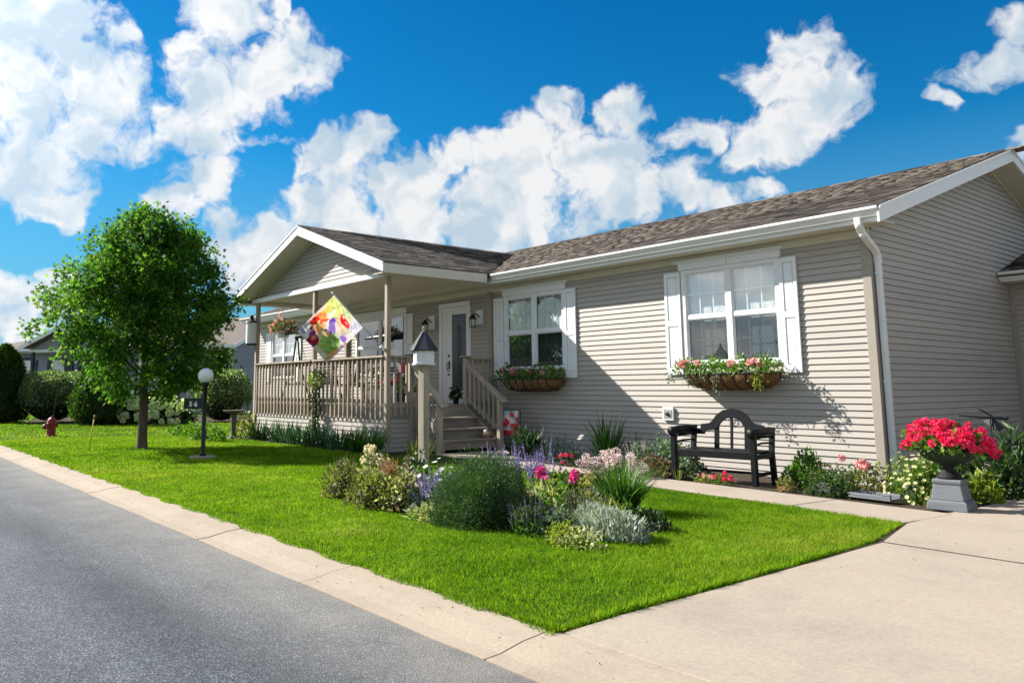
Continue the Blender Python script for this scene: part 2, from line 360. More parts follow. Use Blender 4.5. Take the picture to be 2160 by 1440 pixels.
def glassmat(name, refl, tintc=(.9, .95, .95)):
    m, nt = M_(name)
    t = N_(nt, 'ShaderNodeBsdfTransparent'); t.inputs[0].default_value = (*tintc, 1)
    g = N_(nt, 'ShaderNodeBsdfGlossy'); g.inputs['Roughness'].default_value = .015; g.inputs[0].default_value = (1, 1, 1, 1)
    bn = N_(nt, 'ShaderNodeBump'); bn.inputs['Strength'].default_value = .02; bn.inputs['Distance'].default_value = .02
    nt.links.new(noise(nt, coords(nt), 3., 1.), bn.inputs['Height']); nt.links.new(bn.outputs[0], g.inputs['Normal'])
    f = N_(nt, 'ShaderNodeFresnel'); f.inputs[0].default_value = 1.52
    a = N_(nt, 'ShaderNodeMath', operation='MULTIPLY_ADD'); nt.links.new(f.outputs[0], a.inputs[0]); a.inputs[1].default_value = 1.6; a.inputs[2].default_value = refl; a.use_clamp = True
    gb = N_(nt, 'ShaderNodeNewGeometry'); bk = N_(nt, 'ShaderNodeMix', data_type='FLOAT'); nt.links.new(gb.outputs['Backfacing'], bk.inputs[0]); nt.links.new(a.outputs[0], bk.inputs[2]); bk.inputs[3].default_value = .08
    x = N_(nt, 'ShaderNodeMixShader'); nt.links.new(bk.outputs[0], x.inputs[0]); nt.links.new(t.outputs[0], x.inputs[1]); nt.links.new(g.outputs[0], x.inputs[2])
    o = N_(nt, 'ShaderNodeOutputMaterial'); nt.links.new(x.outputs[0], o.inputs[0]); return m
m_glass = glassmat('window_glass', .24)
m_glass_clear = glassmat('curtained_glass', .10)
m_glass_dark = glassmat('screened_glass', .09, (.26, .29, .285))
# ================================================================ the setting
def sheet(name, pts, m, kind='structure', z=None):
    b = MB(); b.add([(p[0], p[1], p[2] if len(p) > 2 else z) for p in pts], [tuple(range(len(pts)))])
    return tag(b.build(name, m), kind=kind)
m_field = mat('far_field', (.05, .085, .02), .95, .3, .5)
sheet('ground', [(-1500, -1500), (1500, -1500), (1500, 1500), (-1500, 1500)], m_field, z=-.25)
sheet('street', [(-160, -40), (40, -40), (40, -8.158), (-160, -8.158)], m_asphalt, z=-.045)
sheet('lawn', [(-160, -7.722), (1.90, -7.722), (1.86, -7.3), (1.84, -3.6), (1.3, -2.95), (-6.55, -2.0), (-6.55, 50), (-160, 50)], m_turf, z=0.)
KP = [(-7.7235, .0065), (-7.79, .0065), (-7.93, -.008), (-8.06, -.034), (-8.155, -.040), (-8.155, -.20), (-7.725, -.20)]
kerb = tag(empty('kerb'), kind='structure')
kj = [10.9, 9.1, 7.3, 5.45, 3.65, 1.84, .06, -1.72, -3.5, -5.3, -7.1, -8.9, -10.7, -12.5, -14.3, -16.1, -18., -22., -27., -34., -60., -160.]
for i in range(len(kj)-1):
    b = MB(); x1 = kj[i]-.006; x0 = kj[i+1]+.006; n = max(2, int((x1-x0)/.3)) if x1-x0 < 6 else 2
    dz = random.uniform(-.003, .003); vs = []
    for k in range(n+1):
        x = x0+(x1-x0)*k/n; wv = .004*math.sin(x*3.1)+.003*math.sin(x*7.7)
        vs += [(x, y+(wv if 1 <= j <= 4 else 0), z+dz) for j, (y, z) in enumerate(KP)]
    m = len(KP); fs = [tuple(range(m-1, -1, -1)), tuple(range(n*m, n*m+m))]
    for k in range(n): fs += [(k*m+j, k*m+(j+1) % m, (k+1)*m+(j+1) % m, (k+1)*m+j) for j in range(m)]
    b.add(vs, [tuple(reversed(f)) for f in fs]); b.build('kerb_segment', m_kerb, kerb)
def slab(parent, name, poly, z0, z1, m, bev=.004):
    b = MB(); b.prism([(x, y, z0) for x, y in reversed(poly)], (0, 0, z0), (0, 0, z1)); return b.build(name, m, parent, bevel=bev)
drive = tag(empty('driveway'), kind='structure')
slab(drive, 'concrete_slab', [(1.60, -3.30), (1.60, -2.32), (1.64, -1.95), (1.60, 4.98), (5.2, 4.98), (5.2, -4.395), (1.83, -4.26)][::-1], -.1, .012, m_concrete)
slab(drive, 'concrete_slab', [(1.84, -4.312), (5.2, -4.445), (5.2, -7.7225), (1.905, -7.7225), (1.882, -7.3), (1.87, -5.9)], -.1, .010, m_concrete)
slab(drive, 'concrete_slab', [(5.215, 4.98), (9.5, 4.98), (9.5, -4.45), (5.215, -4.425)], -.1, .011, m_concrete)
slab(drive, 'concrete_slab', [(5.215, -4.44), (9.5, -4.465), (9.5, -7.7225), (5.215, -7.7225)], -.1, .012, m_concrete)
sheet('driveway_joint', [(1.55, 4.97), (1.55, -3.32), (1.80, -4.29), (1.86, -5.9), (1.90, -7.72), (9.5, -7.72), (9.5, 4.97)], m_soil, z=.006)
def SF(x): return -3.30+(1.58-x)*.138
def SB(x): return -2.36+(.21-x)*.085 if x > -4.6 else -1.95+(-4.6-x)*.7
walk = tag(empty('sidewalk'), kind='structure')
wj = [1.585, .475, -.66, -1.80, -2.95, -4.1, -5.25, -6.55]
for i in range(len(wj)-1):
    a, b_ = wj[i]-.006, wj[i+1]+.006
    slab(walk, 'concrete_slab', [(b_, SF(b_)), (a, SF(a)), (a+.07, SB(a+.07)), (b_+.07, SB(b_+.07))], -.08, .014+.002*(i % 2), m_concrete)
bx = [-6.55, -5.2, -4.6, -3, -1.5, 0, 1.0, 1.59]; vb = [(x, SB(x)-.03, .004) for x in bx]+[(x, SB(x)*.5, -.045) for x in bx]+[(x, .03, -.10) for x in bx]+[(.0, 5.0, -.06), (1.59, 5.0, -.06)]; nb_ = len(bx)
b = MB(); b.add(vb, [(r*nb_+i, r*nb_+i+1, (r+1)*nb_+i+1, (r+1)*nb_+i) for r in (0, 1) for i in range(nb_-1)]+[(21, 22, 23, 25, 24)]); tag(b.build('flower_bed', m_soil), kind='structure')
def bed_z(x, y): return -.10*(1-y/SB(x)) if (x > -6.5 and y > SB(x) and y < 0 and x < 1.6) else 0.
ISL = [(-1.55+2.15*math.cos(a)+.10*math.sin(3*a), -5.35+.95*math.sin(a)-.42*math.cos(a)*0+.08*math.cos(2*a)) for a in np.linspace(0, 2*math.pi, 40, endpoint=False)]
def isl_in(x, y): return ((x+1.55)/2.1)**2+((y+5.35)/.93)**2 < 1
sheet('island_bed', ISL, m_soil, z=.006)
sheet('porch_bed', [(-14.2, -2.5), (-14.2, -3.35), (-11, -3.3), (-7.4, -3.1), (-7.0, -2.5)], m_soil, z=.0065)
sheet('neighbour_bed', [(-28.9, -5.6), (-24.6, -4.35), (-22.2, -2.9), (-21.3, -.6), (-22.3, 2.2), (-29.6, 3.2), (-33, -2)], m_soil, z=.006)

# ---------------------------------------------------------------- grass
m_grass = leafmat('grass_blade', [(.052, .115, .006), (.118, .235, .007), (.19, .305, .011), (.31, .33, .06)], .42, .7, 1.55, .06)
def vnoise(x, y, s, seed=0):
    x = x*s+seed*17.3; y = y*s-seed*9.1; i = np.floor(x).astype(int); j = np.floor(y).astype(int); f = x-i; g = y-j; f = f*f*(3-2*f); g = g*g*(3-2*g)
    h = lambda a, b: np.modf(np.abs(np.sin(a*127.1+b*311.7+seed)*43758.5453))[0]
    return (h(i, j)*(1-f)+h(i+1, j)*f)*(1-g)+(h(i, j+1)*(1-f)+h(i+1, j+1)*f)*g
def grass_zone(n, xa, xb, ya, yb, h, w, keep, name, seg=0):
    P = np.stack([RS.uniform(xa, xb, n), RS.uniform(ya, yb, n), np.zeros(n)], 1)
    P = P[keep(P[:, 0], P[:, 1])]; n = len(P)
    pat = (np.sin(P[:, 0]*1.7+np.sin(P[:, 1]*2.3)*1.2)+np.sin(P[:, 1]*3.1+P[:, 0]*.9)+np.sin(P[:, 0]*5.3-P[:, 1]*4.1)*.6)/2.6
    clump = vnoise(P[:, 0], P[:, 1], 6., 1)*.6+vnoise(P[:, 0], P[:, 1], 15., 2)*.4-.5; patch = vnoise(P[:, 0], P[:, 1], .8, 3)*.6+vnoise(P[:, 0], P[:, 1], 2.3, 4)*.4-.5; la = 6.3*vnoise(P[:, 0], P[:, 1], 3.2, 5); D = rnd_dir(n, 1.5)+.45*np.stack([np.cos(la), np.sin(la), 0*la], 1); D[:, 2] = np.abs(D[:, 2])+.25; D = nrm(D)
    Lh = h*(.55+.75*RS.rand(n))*(1+.18*pat+.5*clump); S_ = sides(D, np.tile([0, 0, 1.], (n, 1))+RS.normal(0, .3, (n, 3)))
    W = (w*(.7+.6*RS.rand(n)))[:, None]; Lh = Lh[:, None]
    lean = nrm(np.stack([RS.normal(size=n), RS.normal(size=n), np.full(n, -.3)], 1))
    V = np.stack([P-S_*W/2, P+S_*W/2, P+D*Lh*.62+S_*W*.3, P+D*Lh*.62-S_*W*.3, P+D*Lh*.9+lean*Lh*.3], 1)
    big = np.sin(P[:, 0]*.83+1.3*np.sin(P[:, 1]*.7))+np.sin(P[:, 1]*1.27-P[:, 0]*.41+2)
    t = np.clip(.46+.05*pat+.05*big+.75*patch+.36*clump+RS.normal(0, .16, n), 0, .95); t[RS.rand(n) < .02] = 1
    np_obj(name, V, [(0, 1, 2, 3), (3, 2, 4)], m_grass, None, t, 'stuff')
    bpy.data.objects[name]['label'] = 'short bright green lawn grass'
def lawn_ok(x, y):
    edge = np.interp(y, [-7.8, -7.3, -5.9, -4.35, -3.3], [1.90, 1.875, 1.855, 1.79, 1.575])
    ok = (y > -7.79+.035*np.sin(x*9)) & (x < edge) & ~isl_in(x, y)
    ok &= ~((x > -6.6) & (y > -3.28+(1.58-x)*.138))
    ok &= ~((x > -14.2) & (y > -3.1)) & ~((x > -19.1) & (y > -.05))
    ok &= ~((x > -6.7) & (y > -2.4))
    return ok
def nb_ok(x, y):
    ok = lawn_ok(x, y); return ok & ~(((x+26.5)/5.0)**2+((y+1.2)/4.1)**2 < 1)
def edge_tufts():
    n = 9000; k = n//2; y = RS.uniform(-7.75, -3.35, k); e = np.interp(y, [-7.8, -7.3, -5.9, -4.35, -3.3], [1.90, 1.878, 1.86, 1.80, 1.59]); ra = vnoise(y, y*0, 4., 8)
    P = np.concatenate([np.stack([e-.02-.05*RS.rand(k), y, np.zeros(k)], 1), np.stack([1.88-14*RS.rand(n-k)**1.7, -7.75+.05*RS.rand(n-k), np.zeros(n-k)], 1)]); o = np.concatenate([np.tile([[.7, 0, 0]], (k, 1)), np.tile([[0, -.7, 0]], (n-k, 1))])
    D = nrm(o*RS.rand(n, 1)+RS.normal(0, .35, (n, 3))+[0, 0, .8]); L = .045*(.5+.9*RS.rand(n)); L[:k] *= .6+.9*ra
    np_obj('lawn_edge_grass', blade_v(P, D, L, .0055*(.7+.6*RS.rand(n)), .35*RS.rand(n), 2), blade_f(2), m_grass, None, np.clip(RS.normal(.45, .25, n), 0, 1), 'stuff'); bpy.data.objects['lawn_edge_grass']['label'] = 'ragged grass along the lawn edge'
edge_tufts()
n_ = 260; lx = np.concatenate([RS.uniform(-9, 4, 150), RS.uniform(1.9, 5, 110)]); ly = np.concatenate([RS.uniform(-8.14, -7.8, 150), RS.uniform(-7.6, -2.6, 110)])
lz = np.where(ly < -7.75, np.interp(ly, [-8.155, -8.06, -7.93, -7.79], [-.040, -.034, -.008, .007])+.004, .016)
np_obj('leaf_litter', leaf_v(np.stack([lx, ly, lz], 1), np.stack([RS.normal(size=n_), RS.normal(size=n_), .05*RS.rand(n_)], 1), .016*(.4+RS.rand(n_)), .009*(.5+RS.rand(n_)), .3, np.tile([[0, 0, 0.]], (n_, 1))+nrm(np.stack([RS.normal(size=n_), RS.normal(size=n_), RS.normal(0, .2, n_)], 1))), LEAF_F, leafmat('dry_leaf', [(.05, .035, .02), (.12, .08, .04), (.10, .12, .03)]), None, None, 'stuff'); bpy.data.objects['leaf_litter']['label'] = 'small dry leaves and clippings on the concrete'
grass_zone(260000, -2.2, 1.9, -7.8, -2.7, .036, .0045, lawn_ok, 'lawn_grass')
grass_zone(190000, -7., -2.2, -7.8, -2.4, .038, .0062, lawn_ok, 'lawn_grass_mid')
grass_zone(170000, -16., -7., -7.8, -.5, .045, .011, lawn_ok, 'lawn_grass_middle_distance')
grass_zone(150000, -44., -16., -7.85, 8., .05, .022, nb_ok, 'lawn_grass_far')
# ================================================================ clapboard walls, windows, roofs
SH = .087
def clapboards(parent, O, U, NN, z0, n, span, holes=(), m=None, name='siding_board', single=False, out=.020):
    """n courses of lapped boards from z0 up; U along the wall, NN out of it; span(z) -> (u0,u1); holes (u0,u1,za,zb)"""
    O = Vector(O); U = Vector(U); NN = Vector(NN); m = m or m_siding; one = MB()
    def piece(ua, ub, ta, tb, za, zb, zbase):
        def off(z): return out+(.004-out)*(z-zbase)/SH
        b = one if single else MB(); b.cur = random.random()
        P = lambda u, z, o: O+U*u+NN*o+Vector((0, 0, z))
        vs = [P(ua, za-.008, -.012), P(ub, za-.008, -.012), P(ub, za, off(za)), P(ua, za, off(za)), P(ta, zb, -.004), P(tb, zb, -.004), P(tb, zb, off(zb)), P(ta, zb, off(zb))]
        b.add(vs, [(0, 1, 2, 3), (3, 2, 6, 7), (7, 6, 5, 4), (0, 3, 7, 4), (1, 5, 6, 2)])
        if not single: b.build(name, m, parent)
    for k in range(n):
        za = z0+k*SH; zb = za+SH-.007; s0, s1 = span(za), span(min(zb, za+SH))
        if s0 is None or s0[1]-s0[0] < .03: continue
        if s1 is None or s1[1] < s1[0]: c = (s0[0]+s0[1])/2; s1 = (c, c)
        hit = sorted([h for h in holes if h[2] < zb-.004 and h[3] > za+.004])
        if not hit: piece(s0[0], s0[1], s1[0], s1[1], za, zb, za); continue
        u = s0[0]; ut = s1[0]
        for h in hit:
            if h[0]-u > .02: piece(u, h[0], ut, h[0], za, zb, za)
            if h[2] > za+.004: piece(h[0], h[1], h[0], h[1], za, h[2], za)
            if h[3] < zb-.004: piece(h[0], h[1], h[0], h[1], h[3], zb, za)
            u = ut = h[1]
        if s0[1]-u > .02: piece(u, s0[1], ut, s1[1], za, zb, za)
    if single: return one.build('siding', m, parent, kind='stuff')

def window(par, x0, x1, z0, z1, name='window', header=True, grid=(3, 2), blind=True, mull=.10, y=0., dark_low=True, frame_m=None, hm=None, gl=None):
    """double casement pair in a wall facing -Y: casing outer x0..x1, z0..z1; the frame is the part, panes and bars its sub-parts"""
    fm = frame_m or m_white; c = .075; b = MB()
    b.box(x0, x0+c, y-.032, y+.05, z0, z1); b.box(x1-c, x1, y-.032, y+.05, z0, z1); b.box(x0+c, x1-c, y-.032, y+.05, z1-.06, z1); b.box(x0+c, x1-c, y-.045, y+.05, z0, z0+.055)
    w = b.build(name, fm, par, bevel=.004)
    xm = (x0+x1)/2; MB().box(xm-mull/2, xm+mull/2, y-.028, y+.05, z0+.055, z1-.06).build('mullion', fm, w, bevel=.003)
    zc = (z0+z1)/2-.005
    for (a, b_) in ((x0+c, xm-mull/2), (xm+mull/2, x1-c)):
        MB().box(a, b_, y-.016, y+.03, zc-.03, zc+.03).build('meeting_rail', fm, w, bevel=.003)
        for lo, (za, zb, dy) in enumerate(((zc+.03, z1-.06, .006), (z0+.055, zc-.03, .022))):
            q = MB(); e = .018
            q.box(a, a+e, y+dy-.014, y+dy+.014, za, zb); q.box(b_-e, b_, y+dy-.014, y+dy+.014, za, zb); q.box(a+e, b_-e, y+dy-.014, y+dy+.014, zb-e, zb); q.box(a+e, b_-e, y+dy-.014, y+dy+.014, za, za+e)
            q.build('sash', fm, w)
            p = MB(); p.add([(a+e, y+dy, za+e), (b_-e, y+dy, za+e), (b_-e, y+dy, zb-e), (a+e, y+dy, zb-e)], [(0, 1, 2, 3)])
            p.build('pane', m_glass_dark if (lo and dark_low) else (gl or m_glass), w)
            if grid:
                for i in range(1, grid[0]):
                    xx = a+(b_-a)*i/grid[0]; MB().box(xx-.008, xx+.008, y+dy+.003, y+dy+.012, za+e, zb-e).build('glazing_bar', fm, w)
                for i in range(1, grid[1]):
                    zz = za+(zb-za)*i/grid[1]; MB().box(a+e, b_-e, y+dy+.0045, y+dy+.0135, zz-.008, zz+.008).build('glazing_bar', fm, w)
        if blind:
            k = MB(); z = z0+.03 if blind == 1 else zc+.0
            while z < z1-.05: k.bar((a, y+.10, z), (b_, y+.10, z), .034, .003, up=(0, -.86, .5)); z += .030
            k.build('blind', m_blind, w, kind='stuff')
    b = MB(); b.add([(x0, y+.55, z0-.2), (x1, y+.55, z0-.2), (x1, y+.55, z1+.2), (x0, y+.55, z1+.2)], [(0, 1, 2, 3)]); b.build('room_backdrop', m_room, w)
    if header:
        for a, b_ in ((x0-.035, xm-.003), (xm+.003, x1+.035)):
            h = MB(); h.box(a, b_, y-.045, y-.002, z1+.004, z1+.125)
            l = -.05 if a < x0 else 0; r = .05 if b_ > x1 else 0
            h.box(a+l, b_+r, y-.075, y-.002, z1+.127, z1+.160); h.box(a+l*.5, b_+r*.5, y-.058, y-.002, z1+.108, z1+.1265)
            h.build('window_header', hm or fm, w, bevel=.005)
    return w
def shutter(par, x0, x1, z0, z1, y=0., m=None, mid=.5):
    m = m or m_white; s = .052; b = MB()
    b.box(x0, x0+s, y-.052, y-.020, z0, z1); b.box(x1-s, x1, y-.052, y-.020, z0, z1)
    zm = z0+(z1-z0)*mid
    for za, zb in ((z0, z0+.11), (zm-.045, zm+.045), (z1-.07, z1)): b.box(x0+s, x1-s, y-.052, y-.020, za, zb)
    sh = b.build('shutter', m, par, bevel=.004)
    for za, zb in ((z0+.11, zm-.045), (zm+.045, z1-.07)):
        p = MB(); p.box(x0+s, x1-s, y-.030, y-.020, za, zb); e = .022
        p.add([(x0+s+.006, y-.030, za+.006), (x1-s-.006, y-.030, za+.006), (x1-s-.006, y-.030, zb-.006), (x0+s+.006, y-.030, zb-.006), (x0+s+e, y-.045, za+e), (x1-s-e, y-.045, za+e), (x1-s-e, y-.045, zb-e), (x0+s+e, y-.045, zb-e)],
              [(0, 1, 5, 4), (1, 2, 6, 5), (2, 3, 7, 6), (3, 0, 4, 7), (4, 5, 6, 7)])
        p.build('shutter_panel', m, sh)
    return sh
def shingles(roof, O, U, Sl, NN, length, slope_len, clip=None, singles=300, tab=.30, ex=.125):
    """courses of overlapping tabs; the nearest ones are pieces of their own"""
    O, U, Sl, NN = (np.array(v, float) for v in (O, U, Sl, NN))
    rows = int(slope_len/ex); recs = []
    for r in range(rows+1):
        u = -((r*.37) % 1)*tab
        while u < length:
            w = tab*random.uniform(.55, 1.25); a, b = max(u, 0), min(u+w, length); u += w+.004
            if b-a < .03: continue
            s = r*ex; c = O+U*(a+b)/2+Sl*s
            if clip and not clip(c): continue
            recs.append((np.linalg.norm(c-CAM), a, b-.003, s, min(s+ex*1.35, slope_len), random.choice((.0, .004, .007)), float(np.clip(random.gauss(.46, .25), 0, 1)), c))
    recs.sort(key=lambda t: t[0])
    def pc(a, b, s, e, lift):
        P = lambda u, q, h: O+U*u+Sl*q+NN*h
        return [P(a, s, .002), P(b, s, .002), P(b, e, .0), P(a, e, .0), P(a, s, .009+lift), P(b, s, .009+lift), P(b, e, .004), P(a, e, .004)]
    F = [(4, 5, 6, 7), (0, 1, 5, 4), (1, 2, 6, 5), (3, 0, 4, 7)]
    for (d, a, b, s, e, l, t, c) in recs[:singles]:
        q = MB(); q.cur = t; q.add(pc(a, b, s, e, l), F); q.build('shingle', m_shingle, roof)
    rest = recs[singles:]
    if rest: np_obj('shingle_courses', np.array([pc(*x[1:6]) for x in rest]), F, m_shingle, roof, np.array([x[6] for x in rest]), 'stuff')

# ================================================================ the house
house = thing('house', 'long tan sided single storey house with white shuttered windows and brown shingle roof', 'house')
W2 = (-2.905, -1.240, 1.49, 2.985); W1 = (-7.155, -5.470, 1.49, 2.965); W3 = (-12.95, -10.66, 1.45, 2.90); W4 = (-18.0, -16.35, 1.45, 2.86); DR = (-9.33, -8.225, .80, 3.0)
holes = [(w[0]+.02, w[1]-.02, w[2]+.02, w[3]-.02) for w in (W4, W3, DR, W1, W2)]
Z00 = 3.11-36*SH
clapboards(house, (0, 0, 0), (1, 0, 0), (0, -1, 0), Z00-2*SH, 38, lambda z: (-19.0, -.09), holes)
EAVE, RIDGE, SL = (-.47, 3.385), (4.6, 5.052), .3288
def gable(z):
    if z < 3.2: return (.09, 9.1)
    y0 = (z-3.385)/SL-.47+.62
    return (max(.09, y0), min(9.1, 9.2-y0))
clapboards(house, (0, 0, 0), (0, 1, 0), (1, 0, 0), Z00-SH, 58, lambda z: gable(z) if z < 4.80 else None)
b = MB(); b.box(-19.05, -19.0, -.02, 9.2, 0, 3.2); b.box(-19.0, 0, 9.15, 9.2, 0, 3.2); b.prism([(-19.05, 0, 3.2), (-19.05, 9.2, 3.2), (-19.05, 4.6, 4.93)], (0, 0, 0), (.05, 0, 0)); b.build('end_wall', m_siding, house)
b = MB(); b.box(-.0956, .018, -.022, .0, -.12, 3.11); b.box(-.01, .018, .0, .088, -.12, 3.2); b.build('corner_post', m_trim_tan, house, bevel=.004)
MB().box(-19, .005, .0, .012, -.2, -.10).build('foundation_strip', m_cast, house)
MB().box(-19, .02, -.034, .0, 3.094, 3.205).build('frieze_board', m_cream, house, bevel=.003)
b = MB(); x = -19.3
while x < .33:                                  # soffit panels with V joints
    b.box(x, min(x+.098, .345), -.395, -.002, 3.207+.002*(int(x*10) % 2), 3.226); x += .10
b.build('soffit', m_cream, house, kind='stuff')
MB().box(-19.35, .355, -.42, -.396, 3.205, 3.372).build('fascia_board', m_white, house)
GP = [(-.422, 3.375), (-.422, 3.262), (-.478, 3.262), (-.486, 3.285), (-.512, 3.325), (-.530, 3.345), (-.530, 3.372), (-.520, 3.378), (-.515, 3.36), (-.48, 3.32), (-.43, 3.30)]
def gutter(par, x0, x1): MB().prism([(x0, y, z) for y, z in GP], (x0, 0, 0), (x1, 0, 0)).build('gutter', m_gutter, par)
gutter(house, -6.98, .365); gutter(house, -19.4, -14.05)
roof = MB(); t = .05
sec = [(-.50, 3.375), (4.6, 5.052), (9.70, 3.375), (9.70, 3.325), (4.6, 5.0), (-.50, 3.325)]
roof = roof.prism([(-19.36, y, z) for y, z in sec], (-19.36, 0, 0), (.372, 0, 0)).build('roof', m_shingle, house)
cs = 1/math.sqrt(1+SL*SL); SLV = (0, cs, SL*cs); NNV = (0, -SL*cs, cs)
def main_clip(c): return not (c[0] < -7.0 and c[0] > -14.0 and c[2] < 4.63-.36*abs(c[0]+10.5)-.02)
shingles(roof, (-19.36, -.51, 3.372), (1, 0, 0), SLV, NNV, 19.735, 5.39, main_clip, 300)
b = MB(); x = -19.3
while x < .35:
    b.cur = random.random(); b.prism([(x, 4.46, 5.012), (x, 4.6, 5.062), (x, 4.74, 5.012), (x, 4.74, 5.022), (x, 4.6, 5.076), (x, 4.46, 5.022)], (x, 0, 0), (x+.24, 0, 0)); x += .245
b.build('ridge_cap', m_shingle, roof, kind='stuff')
for sgn in (1, -1):
    Y = lambda y: y if sgn > 0 else 9.2-y
    b = MB(); b.prism([(.352, Y(y), z) for y, z in ((-.50, 3.368), (4.6, 5.045), (4.6, 4.845), (-.50, 3.168))], (.352, 0, 0), (.384, 0, 0)); b.build('rake_board', m_white, house, bevel=.004)
    b = MB(); b.prism([(.386, Y(y), z) for y, z in ((-.50, 3.376), (4.6, 5.053), (4.6, 5.015), (-.50, 3.338))], (.3845, 0, 0), (.398, 0, 0)); b.build('drip_edge', m_white, house)
    b = MB(); k = 0
    for i in range(50):
        y0 = -.40+i*.1; y1 = y0+.097; f = lambda y: 3.385+(y+.47)*SL-.215
        b.prism([(.02, Y(y0), f(y0)), (.02, Y(y1), f(y1)), (.02, Y(y1), f(y1)+.014), (.02, Y(y0), f(y0)+.014)], (.02, 0, 0), (.351, 0, 0))
    b.build('rake_soffit', m_cream, house, kind='stuff')
    b = MB(); b.prism([(.0, Y(y), z) for y, z in ((-.02, 3.315), (4.6, 4.830), (4.6, 4.775), (-.02, 3.26))], (.0, 0, 0), (.03, 0, 0)); b.build('gable_trim', m_cream, house)
# downspout with its two elbows
dp = [(.10, -.46, 3.27), (.10, -.45, 3.17), (.105, -.37, 3.07), (.075, -.02, 2.93), (.068, .075, 2.86), (.066, .09, 2.75), (.066, .09, .12), (.10, .06, .05)]
b = MB()
for p, q in zip(dp[:-1], dp[1:]): b.bar(p, q, .062, .082, up=(0, 1, 0) if abs(p[2]-q[2]) > .3 else (1, 0, 0))
for p in dp[1:-2]: b.ball(p, .046, 8, 6)
b.box(.024, .10, .045, .135, 2.60, 2.63); b.box(.024, .10, .045, .135, 1.2, 1.23)
b.build('downspout', m_gutter, house, bevel=.008)
for w, kw in ((W2, {}), (W1, dict(gl=m_glass_clear))): window(house, *w, **kw)
b = MB()
for xa, xb in ((-7.06, -6.36), (-6.26, -5.56)):              # arched valance curtains of the left window
    pts = [(xa+.02, 1.62)]+[(xa+.02+(xb-xa-.04)*i/14, 2.73+.13*math.sin(math.pi*i/14)+.0) for i in range(15)]+[(xb-.02, 1.62)]
    for i in range(14):
        u0, u1 = pts[1+i], pts[2+i]; dy = .012*math.sin(i*2.2)
        b.add([(u0[0], .036+dy, 2.16), (u1[0], .036+.012*math.sin((i+1)*2.2), 2.16), (u1[0], .036+.012*math.sin((i+1)*2.2), u1[1]), (u0[0], .036+dy, u0[1])], [(0, 1, 2, 3)])
b.build('curtain', m_blind, house)
for (xa, xb, za, zb) in ((-3.215, -2.915, 1.345, 2.972), (-1.232, -.977, 1.345, 2.972), (-7.45, -7.165, 1.335, 2.955), (-5.462, -5.18, 1.328, 2.958)): shutter(house, xa, xb, za, zb)
window(house, *W4); shutter(house, -18.36, -18.01, 1.345, 2.85); shutter(house, -16.34, -16.0, 1.345, 2.85)
window(house, *W3, grid=None, blind=False, gl=m_glass_dark); shutter(house, -10.65, -10.35, 1.345, 2.89)
MB().box(-11.14, -10.76, -.036, -.012, 1.5, 2.84).build('side_pane', m_glass_dark, house)
# front door: casing, leaf, oval-patterned glass, lever and lock
b = MB(); b.box(-9.33, -9.225, -.04, .04, .80, 2.985); b.box(-8.32, -8.225, -.04, .04, .80, 2.985); b.box(-9.33, -8.225, -.045, .04, 2.90, 3.0); b.box(-9.225, -9.06, -.02, .03, .80, 2.90)
door = b.build('door_frame', m_white, house, bevel=.006)
b = MB(); b.box(-9.055, -8.885, -.018, .028, .82, 2.895); b.box(-8.39, -8.325, -.018, .028, .82, 2.895); b.box(-8.885, -8.39, -.018, .028, 2.74, 2.895); b.box(-8.885, -8.39, -.018, .028, .82, 1.09)
b.box(-8.83, -8.45, -.024, -.018, .88, 1.03); b.build('door_leaf', m_white, door, bevel=.006)
m_doorglass = mat('dark_door_glass', (.018, .026, .028), .22, .5, 14., spec=.35)
MB().box(-8.885, -8.39, -.006, .02, 1.09, 2.74).build('door_glass', m_doorglass, door)
b = MB()
for k in range(6):
    zc = 1.3+.22*k
    b.tube([(-8.64+.06*math.sin(a)*(1+.4*math.cos(3*a+k)), -.008, zc+.10*math.cos(a)) for a in np.linspace(0, 2*math.pi, 17)], .005, 5); b.tube([(-8.64+.05*math.sin(a*3), -.008, zc-.11+.22*a/6.3) for a in np.linspace(0, 6.3, 13)], .005, 5)
b.build('leaded_pattern', mat('lead_came', (.035, .042, .044), .5), door)
b = MB(); b.lathe([(.0, 0), (.034, .0), (.034, .012), (0, .012)], 14); b2 = b
b = MB(); b.box(-9.00, -8.955, -.03, -.018, 1.56, 1.74); b.tube([(-8.985, -.03, 1.70), (-8.985, -.075, 1.70), (-8.985, -.085, 1.62), (-8.985, -.07, 1.54), (-8.985, -.03, 1.50)], .011, 7); b.ball((-8.978, -.035, 1.85), .030, 10, 6, (1, .6, 1)); b.tube([(-8.978, -.03, 1.44), (-8.978, -.05, 1.44)], .022, 8)
b.build('door_handle', mat('dark_bronze', (.05, .045, .04), .35, spec=.6, metal=.6), door, smooth=False)
# dryer vent on the wall
v = MB(); v.box(-3.345, -3.135, -.055, -.017, .630, .838); vent = v.build('wall_vent', m_white, house, bevel=.008)
v = MB(); v.box(-3.315, -3.165, -.062, -.0555, .665, .80); v.build('vent_louvre', mat('vent_grey', (.30, .31, .31), .5), vent)
v = MB(); v.ball((-3.245, -.066, .735), .042, 10, 6, (1, .3, .75)); v.ball((-3.215, -.066, .712), .03, 8, 6, (1, .3, .8)); v.build('vent_flap', m_black, vent)
for xs in (-5.95, -6.25):                      # lap joints between the siding lengths
    b = MB()
    for k in range(0, 17): b.box(xs+(k % 2)*.004, xs+.012+(k % 2)*.004, -.021, -.014, Z00+k*SH+.002, Z00+k*SH+.024)
    b.build('lap_joint', m_trim_tan, house, kind='stuff')

